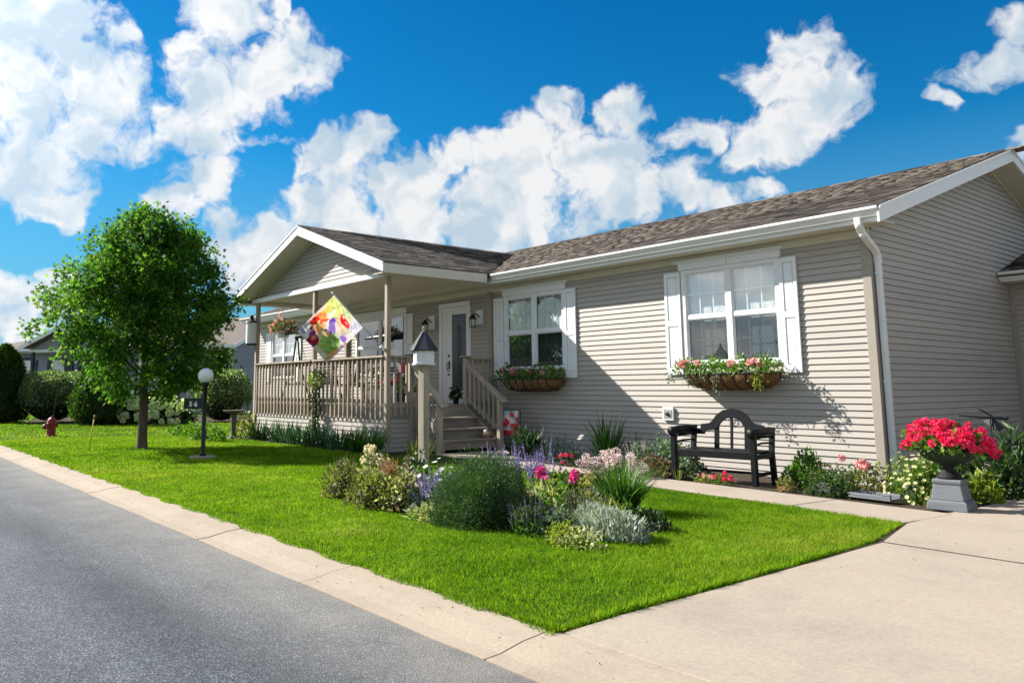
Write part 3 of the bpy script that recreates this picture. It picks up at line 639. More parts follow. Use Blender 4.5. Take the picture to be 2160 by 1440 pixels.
# ================================================================ garage wing
garage = thing('garage', 'shaded garage wing set back at the right with a dark low roof', 'garage')
clapboards(garage, (0.02, 5.0, 0), (1, 0, 0), (0, -1, 0), Z00, 34, lambda z: (.08, 8.0), single=False)
MB().box(.02, .10, 4.955, 5.0, -.02, 2.9).build('corner_post', m_trim_tan, garage, bevel=.004)
MB().box(.02, 8.2, 4.60, 5.0, 2.86, 2.88).build('soffit', m_cream, garage)
MB().box(.03, 8.2, 4.575, 4.60, 2.86, 3.0).build('fascia_board', m_white, garage)
MB().prism([(.03, y+4.995, z-.365) for y, z in GP], (.03, 0, 0), (8.2, 0, 0)).build('gutter', m_gutter, garage)
g = MB(); g.prism([(.025, 4.48, 2.99), (.025, 8.9, 4.46), (.025, 8.9, 4.40), (.025, 4.48, 2.93)], (.025, 0, 0), (8.2, 0, 0)); gr = g.build('roof', m_shingle, garage)
shingles(gr, (.03, 4.47, 2.992), (1, 0, 0), (0, .9487, .3162), (0, -.3162, .9487), 3.0, 4.4, None, 30)
# ================================================================ the front porch
porch = thing('front_porch', 'gable roofed front porch with weathered wood railing, posts and steps', 'porch')
PF = -2.6
def post(x, y, z0, z1, w=.09): return MB().box(x-w/2, x+w/2, y-w/2, y+w/2, z0, z1).build('post', m_wood, porch, bevel=.006)
for x in (-7.555, -10.405, -13.355): post(x, -2.555, 0, 3.228)
post(-7.555, -2.035, 0, 1.735); post(-7.555, -.70, .05, 1.735); post(-7.555, -.046, .80, 3.11); post(-13.355, -.046, .80, 3.11)
clapboards(porch, (0, -2.545, 0), (1, 0, 0), (0, -1, 0), -.006, 7, lambda z: (-13.31, -7.605))
clapboards(porch, (-7.56, 0, 0), (0, 1, 0), (1, 0, 0), -.006, 7, lambda z: (-2.505, -.02))
MB().box(-13.31, -7.605, -2.575, -2.53, .603, .80).build('rim_board', m_woodh, porch)
MB().box(-7.58, -7.53, -2.505, -.02, .603, .80).build('rim_board', m_woodh, porch)
k = -2.56; 
while k < -.05:
    b = MB(); b.cur = random.random(); b.box(-13.38, -7.515, k, min(k+.135, -.02), .801, .826); b.build('deck_board', m_woodh, porch); k += .14
def cap(p, q, w=.13, h=.036): MB().bar(p, q, w, h).build('top_rail', m_wood, porch, bevel=.005)
for xa, xb, n in ((-13.31, -10.45, 17), (-10.36, -7.60, 16)):
    cap((xa, -2.575, 1.735), (xb, -2.575, 1.735)); MB().box(xa, xb, -2.57, -2.535, 1.625, 1.716).build('sub_rail', m_woodh, porch)
    MB().box(xa, xb, -2.572, -2.537, .862, .95).build('lower_rail', m_woodh, porch)
    for i in range(n):
        x = xa+(xb-xa)*(i+.6)/(n+.2); b = MB(); b.cur = random.random(); b.box(x-.019, x+.019, -2.612, -2.5745, .575+random.uniform(-.006, .006), 1.714); b.build('baluster', m_wood, porch)
def rail_y(ya, yb, n, zlo=.66):
    cap((-7.535, ya, 1.735), (-7.535, yb, 1.735)); MB().box(-7.555, -7.52, ya, yb, 1.625, 1.716).build('sub_rail', m_woodh, porch); MB().box(-7.555, -7.52, ya, yb, .80+.03, .90).build('lower_rail', m_woodh, porch)
    for i in range(n):
        y = ya+(yb-ya)*(i+.6)/(n+.2); b = MB(); b.cur = random.random(); b.box(-7.5185, -7.482, y-.019, y+.019, zlo, 1.714); b.build('baluster', m_wood, porch)
rail_y(-2.51, -2.08, 3); rail_y(-.655, -.095, 4, .84)
MB().box(-7.64, -7.46, -.80, -.60, 1.755, 1.785).build('post_cap', m_wood, porch, bevel=.008)
# stairs
for z, xa, xb in ((.61, -7.50, -7.13), (.42, -7.20, -6.83), (.23, -6.90, -6.60)):
    b = MB(); b.cur = random.random(); b.box(xa, xb, -1.965, -.745, z-.035, z); b.build('step', m_woodh, porch, bevel=.006)
for z, x in ((.61, -7.515), (.42, -7.205), (.23, -6.905), (.06, -6.64)):
    b = MB(); b.cur = random.random(); b.box(x-.02, x, -1.955, -.755, max(0, z-.0), z+.145); b.build('riser', m_woodh, porch)
for y in (-1.99, -.74): MB().prism([(-7.5, y, .80), (-6.60, y, .22), (-6.60, y, .02), (-6.86, y, .02), (-7.5, y, .45)], (0, y, 0), (0, y+.035, 0)).build('stringer', m_woodh, porch)
for (y, xn, zn, xt, zt) in ((-2.015, -6.675, .95, -7.50, 1.60), (-.70, -6.545, 1.0, -7.50, 1.60)):
    MB().box(xn-.045, xn+.045, y-.045, y+.045, 0, zn-.06).build('newel_post', m_wood, porch, bevel=.006)
    ze = zn-.01; sl = (zt-ze)/(xt-xn); P = lambda x, dz: (x, y, ze+(x-xn)*sl+dz)
    MB().bar(P(xt, 0), P(xn+.16, 0), .135, .038).build('stair_rail', m_wood, porch, bevel=.005)
    MB().bar(P(xt, -.065), P(xn, -.065), .038, .085).build('sub_rail', m_woodh, porch)
    MB().bar(P(xt, -.66), P(xn-.045, -.60), .038, .09).build('lower_rail', m_woodh, porch)
    n = 6
    for i in range(n):
        x = xt+(xn-xt)*(i+1)/(n+1); b = MB(); b.cur = random.random(); z = P(x, 0)[2]; yy = y+(.0365 if y < -1 else -.0365); b.box(x-.018, x+.018, yy-.0175, yy+.0175, z-.68, z-.022); b.build('baluster', m_wood, porch)
b = MB()
for i in range(-6, 14):                                   # lattice under the stair and beside it
    for s in (1, -1):
        x0 = -7.50+i*.10; pts = []
        for x, z in ((x0, .02), (x0+s*.62, .64)): pts.append((x, z))
        (xa, za), (xb, zb) = pts
        lo, hi = -7.505, -6.725
        def cl(x): return min(max(x, lo), hi)
        ta = (cl(xa)-xa)/(xb-xa); tb = (cl(xb)-xa)/(xb-xa)
        if abs(tb-ta) < .05: continue
        pa = (cl(xa), za+(zb-za)*ta); pb = (cl(xb), za+(zb-za)*tb)
        b.bar((pa[0], -2.02+s*.004, pa[1]), (pb[0], -2.02+s*.004, pb[1]), .007, .032, up=(0, 1, 0)) if False else b.prism([(pa[0]-.014, -2.02+s*.0045, pa[1]), (pa[0]+.014, -2.02+s*.0045, pa[1]), (pb[0]+.014, -2.02+s*.0045, pb[1]), (pb[0]-.014, -2.02+s*.0045, pb[1])], (0, 0, 0), (0, .004, 0))
b.build('lattice', m_wood, porch, kind='stuff')
# gable front
XR, ZR, ZE, HW = -10.5, 4.63, 3.40, 3.42; PS = (ZR-ZE)/HW
MB().box(-13.62, -7.42, -2.625, -2.56, 3.230, 3.325).build('beam_trim', m_white, porch, bevel=.005)
MB().box(-7.60, -7.42, -2.559, -.40, 3.230, 3.318).build('side_beam', m_cream, porch, bevel=.005); MB().box(-13.6, -13.42, -2.559, -.40, 3.230, 3.318).build('side_beam', m_cream, porch)
def gspan(z):
    h = (ZR-.19-z)/PS
    return (XR-h, XR+h) if h > .05 else None
clapboards(porch, (0, -2.50, 0), (1, 0, 0), (0, -1, 0), 3.326, 13, lambda z: (max(-13.62, gspan(z)[0]), min(-7.42, gspan(z)[1])) if gspan(z) else None)
MB().box(-13.42, -7.60, -2.555, -.425, 3.290, 3.31).build('ceiling', m_cream, porch)
MB().box(-13.62, -7.42, -.425, -.424, 3.2, 3.36).build('ceiling_edge', m_cream, porch)
YV = 3.32
for s in (1, -1):
    X = lambda d: XR+s*d
    b = MB(); b.prism([(X(HW), -2.955, ZE), (X(HW), -.42, ZE), (X(0), YV, ZR), (X(0), -2.955, ZR)][::s], (0, 0, 0), (0, 0, -.05)); rf = b.build('roof', m_shingle, porch)
    c2 = 1/math.sqrt(1+PS*PS)
    def clip(c): return c[1] < -.47+(c[2]-3.385)/SL+.05
    if s > 0: shingles(rf, (X(HW+.02), -2.975, ZE-.004), (0, 1, 0), (-c2, 0, PS*c2), (PS*c2, 0, c2), 6.35, 3.66, clip, 300)
    else: shingles(rf, (X(HW+.02), 3.375, ZE-.004), (0, -1, 0), (c2, 0, PS*c2), (-PS*c2, 0, c2), 6.35, 3.66, clip, 0)
    b = MB(); b.prism([(X(HW+.015), -2.958, ZE-.006), (X(0), -2.958, ZR-.006), (X(0), -2.958, ZR-.205), (X(HW+.015), -2.958, ZE-.175)][::-s], (0, -2.958, 0), (0, -2.99, 0)); b.build('rake_board', m_white, porch, bevel=.004)
    b = MB(); b.prism([(X(HW+.025), -2.992, ZE+.004), (X(0), -2.992, ZR+.004), (X(0), -2.992, ZR-.03), (X(HW+.025), -2.992, ZE-.03)][::-s], (0, -2.992, 0), (0, -3.004, 0)); b.build('drip_edge', m_gutter, porch)
    b = MB()
    for i in range(34):
        d0 = HW-.02-i*.10; d1 = max(d0-.096, 0); f = lambda d: ZE+(HW-d)*PS-.200+.004*(i % 2)
        b.prism([(X(d0), -2.955, f(d0)), (X(d1), -2.955, f(d1)), (X(d1), -2.955, f(d1)+.014), (X(d0), -2.955, f(d0)+.014)], (0, 0, 0), (0, .45, 0))
    b.build('rake_soffit', m_cream, porch, kind='stuff')
    b = MB(); f = lambda d: ZE+(HW-d)*PS-.205
    b.prism([(X(HW-.36), -2.545, f(HW-.36)), (X(0), -2.545, f(0)), (X(0), -2.545, f(0)-.035), (X(HW-.36), -2.545, f(HW-.36)-.035)], (0, 0, 0), (0, .03, 0)); b.build('gable_trim', m_cream, porch)
    b = MB(); xx = sorted((X(HW-.36), X(HW-.015))); b.box(xx[0], xx[1], -2.955, -.45, ZE-.19, ZE-.175); b.build('soffit', m_cream, porch)
    xx = sorted((X(HW-.014), X(HW+.008))); MB().box(xx[0], xx[1], -2.955, -.53, ZE-.185, ZE-.012).build('fascia_board', m_cream, porch)
    if s > 0: MB().prism([(X(HW+.01)+(-y-.422), 0, z+.012) for y, z in GP], (0, -2.95, 0), (0, -.54, 0)).build('gutter', m_gutter, porch)
b = MB(); y = -2.97
while y < 3.2:
    b.cur = random.random(); b.prism([(XR-.14, y, ZR-.045), (XR, y, ZR+.012), (XR+.14, y, ZR-.045), (XR+.14, y, ZR-.035), (XR, y, ZR+.026), (XR-.14, y, ZR-.035)], (0, 0, 0), (0, .24, 0)); y += .245
b.build('ridge_cap', m_shingle, porch, kind='stuff')
# ================================================================ furniture, ornaments, street things
# ---- bench
bench = thing('garden_bench', 'black painted wooden garden bench with arched back and rolled arms against the wall', 'bench', (-1.125, -2.015, 0), .128)
def bb(name, fn, bev=.006, smooth=False): b = MB(); fn(b); return b.build(name, m_benchwood, bench, bevel=bev, smooth=smooth)
for s in (-1, 1):
    x = s*.515
    bb('leg', lambda b: b.box(x-.033, x+.033, -.03, .036, 0, .60))
    bb('leg', lambda b: (b.bar((x, .548, -.05), (x, .50, .36), .06, .062, up=(1, 0, 0)), b.bar((x, .50, .355), (x, .555, .66), .06, .058, up=(1, 0, 0))))
    bb('arm', lambda b: (b.tube([(x, -.045, .612), (x, .10, .628), (x, .35, .632), (x, .54, .618)], .040, 12), b.tube([(x, -.058, .605), (x, -.03, .607)], .056, 14), b.bar((x, .0, .575), (x, .50, .575), .05, .035)), 0, True)
    for z in (.535, .465): bb('arm_rail', lambda b: b.tube([(x, .03, z), (x-s*.012, .25, z+.015), (x, .50, z+.012)], .013, 7), 0)
    bb('side_rail', lambda b: b.box(x-.022, x+.022, .036, .50, .30, .355)); bb('stretcher', lambda b: b.box(x-.018, x+.018, .036, .50, .10, .14))
bb('seat_apron', lambda b: b.box(-.482, .482, -.018, .012, .298, .362)); bb('stretcher', lambda b: b.box(-.497, .497, .25, .28, .105, .137))
for i in range(6): bb('seat_slat', lambda b: b.box(-.482, .482, -.022+i*.086, .055+i*.086, .364, .380), .004)
top = [(-.50, .615), (-.42, .618), (-.415, .675), (-.30, .690), (-.255, .725), (-.20, .800), (-.11, .858), (0, .878), (.11, .858), (.20, .800), (.255, .725), (.30, .690), (.415, .675), (.42, .618), (.50, .615)]
low = [(.50, .545), (.37, .548), (.365, .590), (.25, .600), (.195, .625), (.145, .700), (.08, .750), (0, .768), (-.08, .750), (-.145, .700), (-.195, .625), (-.25, .600), (-.365, .590), (-.37, .548), (-.50, .545)]
def ln(z): return .525+(z-.4)*.10
def fback(b):
    n = len(top); L2 = low[::-1]
    for i in range(n-1):
        q = [top[i], top[i+1], L2[i+1], L2[i]]
        b.add([(a, ln(z)-.018, z) for a, z in q]+[(a, ln(z)+.022, z) for a, z in q], [(0, 3, 2, 1), (4, 5, 6, 7), (0, 1, 5, 4), (2, 3, 7, 6)]+([(3, 0, 4, 7)] if i == 0 else [])+([(1, 2, 6, 5)] if i == n-2 else []))
bb('back_rail', fback, 0)
for x, w, z in ((-.20, .060, .66), (0, .030, .79), (.20, .060, .66), (-.335, .022, .56), (.335, .022, .56), (-.255, .018, .58), (.255, .018, .58)):
    if abs(x) > .2: continue
    bb('back_slat', lambda b: b.bar((x, ln(.36), .36), (x, ln(z), z), w, .022, up=(0, 1, 0)), 0)
bb('back_foot', lambda b: b.box(-.482, .482, .490, .525, .33, .385))
# ---- urn on its pedestal
urn = thing('flower_urn', 'dark iron urn of bright red geraniums on a grey pedestal at the driveway corner', 'urn', (1.53, -2.17, .012), .10)
b = MB()
def frust(b, w0, w1, z0, z1): b.add([(sx*w/2, sy*w/2, z) for w, z in ((w0, z0), (w1, z1)) for sx, sy in ((-1, -1), (1, -1), (1, 1), (-1, 1))], [(3, 2, 1, 0), (4, 5, 6, 7), (0, 1, 5, 4), (1, 2, 6, 5), (2, 3, 7, 6), (3, 0, 4, 7)])
frust(b, .335, .325, 0, .075); frust(b, .325, .285, .075, .09); frust(b, .275, .225, .09, .235); frust(b, .235, .245, .235, .25); frust(b, .245, .235, .25, .278)
b.build('pedestal', m_cast, urn, bevel=.008)
m_iron = mat('dark_cast_iron', (.013, .012, .013), .7, .35, 18., bstr=.3, bscale=60., spec=.25)
b = MB(); b.lathe([(.0, .279), (.10, .279), (.105, .295), (.09, .315), (.055, .345), (.045, .37), (.05, .39), (.075, .41), (.12, .43), (.165, .455), (.185, .48), (.20, .50), (.235, .52), (.258, .535), (.262, .55), (.245, .552), (.22, .53), (.0, .50)], 40, rfun=lambda a, z: 1+(.03*math.cos(a*20) if .40 < z < .49 else 0)+(.05*math.cos(a*16) if .30 < z < .35 else 0))
b.build('urn_bowl', m_iron, urn, smooth=True)
# ---- lamp post
lamp = thing('lamp_post', 'black lamp post with a white globe standing on the lawn in front of the maple', 'lamp post', (-8.51, -5.61, 0))
MB().lathe([(.0, 0), (.23, 0), (.225, .03), (.20, .04), (0, .04)], 24).build('concrete_base', m_kerb, lamp, smooth=False)
MB().lathe([(.0, .04), (.052, .04), (.05, .08), (.034, .09), (.034, 1.18), (.05, 1.20), (.062, 1.235), (.07, 1.26), (0, 1.26)], 16).build('pole', m_black, lamp, smooth=True)
m_opal = mat('opal_globe', (.80, .80, .80), .25, .01, 3., spec=.5)
MB().ball((0, 0, 1.373), .128, 32, 20).build('globe', m_opal, lamp, smooth=True)
# ---- hydrant
m_red = mat('hydrant_red', (.22, .012, .02), .5, .25, 14., bstr=.15, spec=.45)
hyd = thing('fire_hydrant', 'dark red fire hydrant standing on the far lawn near the street', 'hydrant', (-16.95, -6.31, 0), -.9)
MB().lathe([(.0, 0), (.15, 0), (.15, .03), (.105, .035), (.10, .05), (.10, .30), (.12, .305), (.12, .335), (.115, .34), (.108, .385), (.085, .43), (.045, .465), (.03, .47), (.03, .51), (0, .512)], 20).build('barrel', m_red, hyd, smooth=False)
b = MB()
for a in np.linspace(0, 2*math.pi, 8, endpoint=False): b.lathe([(0, 0), (.013, 0), (.013, .02), (0, .02)], 6, (.112*math.cos(a), .112*math.sin(a), .336))
b.build('bolts', m_red, hyd)
MB().tube([(0, -.09, .24), (0, -.17, .24), (0, -.171, .24), (0, -.20, .24)], [.062, .062, .075, .07], 14).build('nozzle_cap', m_red, hyd)
for s in (1, -1): MB().tube([(s*.09, 0, .265), (s*.15, 0, .265), (s*.151, 0, .265), (s*.175, 0, .265)], [.042, .042, .052, .048], 12).build('nozzle_cap', m_red, hyd)
m_rod = mat('rusty_rod', (.10, .04, .03), .8, .3)
tag(MB().tube([(-16.98, -6.28, .45), (-17.03, -6.22, 1.15), (-17.04, -6.2, 1.22)], [.007, .006, .004], 6).build('marker_rod', m_rod), 'thin rusty marker rod rising behind the red hydrant', 'marker')
stake = thing('marker_stake', 'leaning yellow plastic stake in the lawn between hydrant and maple', 'stake', (-11.16, -6.78, 0))
MB().tube([(0, 0, 0), (.125, .03, .60)], .010, 8).build('rod', mat('yellow_plastic', (.62, .42, .05), .45), stake, smooth=True)
MB().tube([(.125, .03, .60), (.14, .034, .675)], .012, 8).build('tip', mat('orange_tip', (.55, .20, .06), .5), stake, smooth=True)
bath = thing('bird_bath', 'dark stone bird bath with a shallow bowl beside the hostas', 'bird bath', (-12.85, -3.3, 0))
m_bath = mat('dark_stone', (.12, .105, .09), .8, .3, 9., bstr=.4)
MB().lathe([(0, 0), (.14, 0), (.13, .04), (.07, .08), (.055, .2), (.06, .42), (.075, .55), (.05, .585), (0, .585)], 16).build('stem', m_bath, bath, smooth=True)
MB().lathe([(0, .586), (.08, .586), (.17, .61), (.235, .645), (.245, .665), (.232, .667), (.15, .635), (0, .62)], 28).build('bowl', m_bath, bath, smooth=True)
sb = thing('splash_block', 'pale concrete splash block lying on the bed edge by the downspout', 'splash block', (.78, -2.06, .02), -.12)
b = MB(); b.box(-.22, .22, -.10, .10, 0, .02); b.box(-.22, .22, .075, .10, .0205, .055); b.box(-.22, .22, -.10, -.075, .0205, .05); b.box(-.22, -.19, -.0745, .0745, .0205, .05); b.box(.13, .22, -.105, -.07, .0515, .062)
b.build('tray', m_cast, sb, bevel=.012)
st = MB(); st.ball((0, 0, .10), .15, 10, 7, (1.2, .8, .75)); st = st.build('garden_stone', mat('tan_stone', (.30, .26, .21), .85, .3, 8., bstr=.6, bscale=20.), None, smooth=True, loc=(1.40, -.78, .12)); st.rotation_euler = (0, .4, .5)
tag(st, 'pale tan stone lying among the dark plants behind the urn', 'stone')
# ---- whirligig in the shade beside the house
wh = thing('dragonfly_stake', 'dark metal dragonfly garden stake against the shaded side wall', 'garden stake', (1.36, -.5, 0))
MB().tube([(0, 0, 0), (0, 0, .80)], .006, 6).build('rod', m_black, wh)
MB().tube([(-.24, -.18, .83), (-.05, -.03, .81), (.10, .08, .805)], [.006, .012, .02], 7).build('tail', m_black, wh)
MB().ball((.12, .10, .805), .026, 8, 6).build('head', m_black, wh)
for s, zz in ((1, .93), (-1, .66), (.7, .90), (-.8, .69)):
    b = MB(); b.add([(.02, .02, .81), (-.08+s*.02, .02-s*.05, (zz+.81)/2+.02), (-.03-s*.10, -.02, zz), (.05-s*.06, .05, (zz+.81)/2-.03)], [(0, 1, 2, 3)]); o = b.build('wing', m_black, wh); o.modifiers.new('t', 'SOLIDIFY').thickness = .006
# ---- birdhouse on its post
bh = thing('birdhouse', 'white birdhouse with dark pyramid roof on a tall wooden post', 'birdhouse', (-4.76, -3.74, 0), .2)
MB().box(-.058, .058, -.058, .058, 0, 1.485).build('post', m_wood, bh, bevel=.008)
m_bh = mat('white_birdhouse', (.72, .74, .76), .45, .04)
def hexa(b, r0, r1, z0, z1, off=0):
    n = 6; b.add([(r*math.cos(2*math.pi*(k+.5)/n+off), r*math.sin(2*math.pi*(k+.5)/n+off), z) for r, z in ((r0, z0), (r1, z1)) for k in range(n)], [tuple(range(n-1, -1, -1)), tuple(range(n, 2*n))]+[(k, (k+1) % n, n+(k+1) % n, n+k) for k in range(n)])
b = MB(); hexa(b, .180, .180, 1.486, 1.512); b.build('floor_tray', m_bh, bh, bevel=.004)
b = MB(); hexa(b, .158, .158, 1.513, 1.715); box = b.build('box', m_bh, bh, bevel=.004)
for k in range(6):
    a = 2*math.pi*(k+.5)/6+math.pi/6+.0; r = .158*math.cos(math.pi/6)
    if k % 3: continue
    b = MB(); b.tube([((r-.01)*math.cos(a), (r-.01)*math.sin(a), 1.64), ((r+.004)*math.cos(a), (r+.004)*math.sin(a), 1.64)], .019, 10); b.build('entrance_hole', m_dark, box)
m_slate = mat('dark_metal_roof', (.022, .025, .03), .38, .15, 8., spec=.5)
for k in range(6):
    a0 = 2*math.pi*(k+.5)/6; a1 = 2*math.pi*(k+1.5)/6; b = MB(); R = .212
    P = lambda a, r, z: (r*math.cos(a), r*math.sin(a), z)
    b.add([P(a0, R, 1.70), P(a1, R, 1.70), P(a1, .025, 1.975), P(a0, .025, 1.975), P(a0, R-.01, 1.69), P(a1, R-.01, 1.69), P(a1, .015, 1.96), P(a0, .015, 1.96)], [(0, 1, 2, 3), (7, 6, 5, 4), (0, 4, 5, 1), (1, 5, 6, 2), (3, 2, 6, 7), (0, 3, 7, 4)])
    b.tube([P(a0, R, 1.705), P(a0, .022, 1.98)], .006, 5); b.build('roof_panel', m_slate, bh)
MB().lathe([(0, 1.965), (.03, 1.965), (.02, 1.99), (.012, 2.0), (.024, 2.015), (.026, 2.035), (.01, 2.055), (0, 2.06)], 12).build('finial', m_wood, bh, smooth=True)
# ---- flag on the porch post
def flag_colours(uv):
    p = np.array(uv)[:, :2]; w = lambda k, q: np.sin(p[:, 0]*k+q+2*np.sin(p[:, 1]*k*.7+q*2))*np.cos(p[:, 1]*k*1.1-q)
    pw = p+.018*np.stack([w(9, .3)+.6*w(21, 1.), w(8, 2.)+.6*w(23, .2)], 1)
    n = .5+.3*w(5, 1.)+.2*w(13, 2.); cs = np.array([(.58, .62, .42), (.70, .66, .36), (.76, .68, .60), (.70, .56, .54), (.64, .70, .77)])
    f = np.clip(n, 0, .999)*4; i = f.astype(int); col = cs[i]*(1-(f-i))[:, None]+cs[i+1]*(f-i)[:, None]; grain = (1+.22*w(31, .5)+.12*w(57, 1.))[:, None]
    def spot(c, r, color, sx=1., sy=1., soft=.08, rot=0.):
        nonlocal col
        d = pw-np.array(c); cr, sr = math.cos(rot), math.sin(rot); q = np.hypot((d[:, 0]*cr+d[:, 1]*sr)/(r*sx), (-d[:, 0]*sr+d[:, 1]*cr)/(r*sy))
        k = np.clip((1-q)/soft, 0, 1)[:, None]; col = col*(1-k)+np.array(color)*grain*k
    spot((.42, .08), .16, (.52, .60, .30), 2.2, .6, .5); spot((.86, .14), .16, (.56, .54, .66), 1., 1.2, .5); spot((.95, .36), .12, (.74, .58, .62), .6, 1.6, .5); spot((.36, .24), .12, (.66, .52, .16), .8, 1.3, .5, .5)
    spot((.20, .18), .30, (.62, .66, .22), 1.3, .7, .5, .4); spot((.10, .36), .14, (.80, .52, .10), .5, 1.4, .4); spot((.30, .34), .10, (.72, .70, .52), .6, 1.6, .3, -.3)
    spot((.16, .56), .19, (.80, .26, .08), .8, 1.2, .3); spot((.31, .66), .17, (.78, .40, .14), 1, 1, .5); spot((.24, .50), .07, (.80, .10, .05), .6, 2.2, .2, .5)
    spot((.10, .62), .10, (.72, .03, .02), .8, 1.2, .15, .3); spot((.20, .61), .035, (.80, .60, .20), .5, 2.2, .2, -.4)
    spot((.60, .20), .085, (.74, .02, .03), 2.2, .85, .14, .25); spot((.71, .22), .05, (.76, .05, .05), 1.6, 1, .2, .6); spot((.52, .15), .03, (.85, .66, .62), 1.6, .8, .3); spot((.64, .19), .02, (.86, .70, .70), 2, .7, .4)
    spot((.70, .36), .08, (.76, .50, .36), 2.4, .5, .3, .35); spot((.50, .30), .07, (.66, .44, .30), 1.8, .5, .3, .4)
    spot((.41, .38), .085, (.15, .05, .42), .9, 1.1, .2); spot((.52, .48), .10, (.26, .15, .56), 1.5, .8, .15, .6); spot((.60, .52), .045, (.42, .34, .68), 1.4, .7, .3, .5); spot((.85, .45), .085, (.24, .12, .50), 1.1, .9, .2); spot((.80, .38), .04, (.46, .38, .66), 1, 1, .4)
    spot((.68, .72), .21, (.25, .44, .10), 1.05, 1.05, .12, .3); spot((.60, .80), .11, (.38, .55, .18), 1.4, .5, .5, .7); spot((.74, .66), .07, (.42, .58, .20), 2.0, .35, .5, .4); spot((.84, .62), .13, (.22, .42, .10), .35, 1.2, .15, -.6); spot((.56, .88), .10, (.42, .55, .12), 1.5, .6, .3); spot((.78, .84), .09, (.30, .48, .12), 1.2, .8, .4)
    spot((.46, .60), .085, (.74, .58, .42), 1, 1, .3); spot((.52, .62), .06, (.80, .40, .16), 1.3, .6, .3, .4); spot((.45, .58), .028, (.10, .05, .16)); spot((.40, .62), .05, (.40, .46, .22), .5, 1.5, .3)
    spot((.37, .91), .13, (.40, .010, .035), 1, 1, .10); spot((.34, .86), .06, (.70, .30, .20), 1, 1, .7); spot((.42, .97), .05, (.16, .06, .28), 1.4, .8, .3)
    spot((.13, .82), .12, (.76, .74, .76), 1, 1, .4); spot((.17, .76), .036, (.24, .05, .09), 1, 1, .2); spot((.25, .80), .06, (.58, .05, .22), .8, 1, .3); spot((.28, .75), .03, (.70, .20, .36)); spot((.29, .79), .028, (.08, .06, .18)); spot((.24, .85), .03, (.14, .10, .30))
    spot((.91, .82), .10, (.80, .38, .12), .6, 1.6, .3, .2); spot((.95, .60), .07, (.70, .42, .44), .5, 1.6, .4); spot((.08, .92), .09, (.40, .40, .62), 1.3, .5, .3, .3); spot((.18, .95), .08, (.66, .70, .74), 1.2, .6, .4); spot((.92, .20), .10, (.62, .64, .74), .5, 1.6, .5)
    return np.clip(col, 0, .95)
m_flag, nt = M_('printed_flag'); fa = N_(nt, 'ShaderNodeAttribute', attribute_name='print')
fb = N_(nt, 'ShaderNodeBsdfDiffuse'); nt.links.new(fa.outputs['Color'], fb.inputs[0]); ft = N_(nt, 'ShaderNodeBsdfTranslucent'); nt.links.new(fa.outputs['Color'], ft.inputs[0])
fx = N_(nt, 'ShaderNodeMixShader'); fx.inputs[0].default_value = .5; nt.links.new(fb.outputs[0], fx.inputs[1]); nt.links.new(ft.outputs[0], fx.inputs[2]); fo_ = N_(nt, 'ShaderNodeOutputMaterial'); nt.links.new(fx.outputs[0], fo_.inputs[0])
A0 = Vector((-7.60, -2.62, 1.87)); A1 = Vector((-7.79, -3.60, 2.86))
flag = thing('flag', 'bright multicoloured garden print flag flying from an angled pole on the porch post', 'flag', A0)
MB().tube([(0, 0, 0), A1-A0], .013, 8).build('pole', mat('grey_pole', (.55, .55, .52), .4), flag, smooth=True)
MB().ball(A1-A0, .024, 10, 8).build('pole_knob', m_white, flag, smooth=True)
MB().bar((.0, .035, -.02), (0, -.06, .05), .05, .05).build('bracket', m_white, flag, bevel=.005)
pd = (A1-A0).normalized(); top_ = (A1-A0)-pd*.05; ed = Vector((-.26, -.52, -.74)); ed = (ed-pd*ed.dot(pd)*.85).normalized(); nn = pd.cross(ed).normalized()
LP, LE, G = .80, .93, 84; vs = []; fs = []; uv = []
for i in range(G+1):
    for j in range(G+1):
        a, c = i/G, j/G
        wv = .05*math.sin(c*7+a*2.5)*c+.03*math.sin(a*8+c*3)*c+.012*math.sin(a*19+c*11)*c
        vs.append(top_-pd*(LP*a)+ed*(LE*c)*(1-.05*math.sin(a*3.1))+nn*wv+Vector((0, 0, -.05*c*c*math.sin(math.pi*a)))); uv.append((a, c, 0))
for i in range(G):
    for j in range(G): k = i*(G+1)+j; fs.append((k, k+1, k+G+2, k+G+1))
b = MB(); b.add(vs, fs); fo = b.build('cloth', m_flag, flag, smooth=True)
fc = flag_colours(uv); ua = fo.data.attributes.new('print', 'FLOAT_COLOR', 'POINT'); ua.data.foreach_set('color', np.concatenate([fc, np.ones((len(fc), 1))], 1).astype('f').ravel())
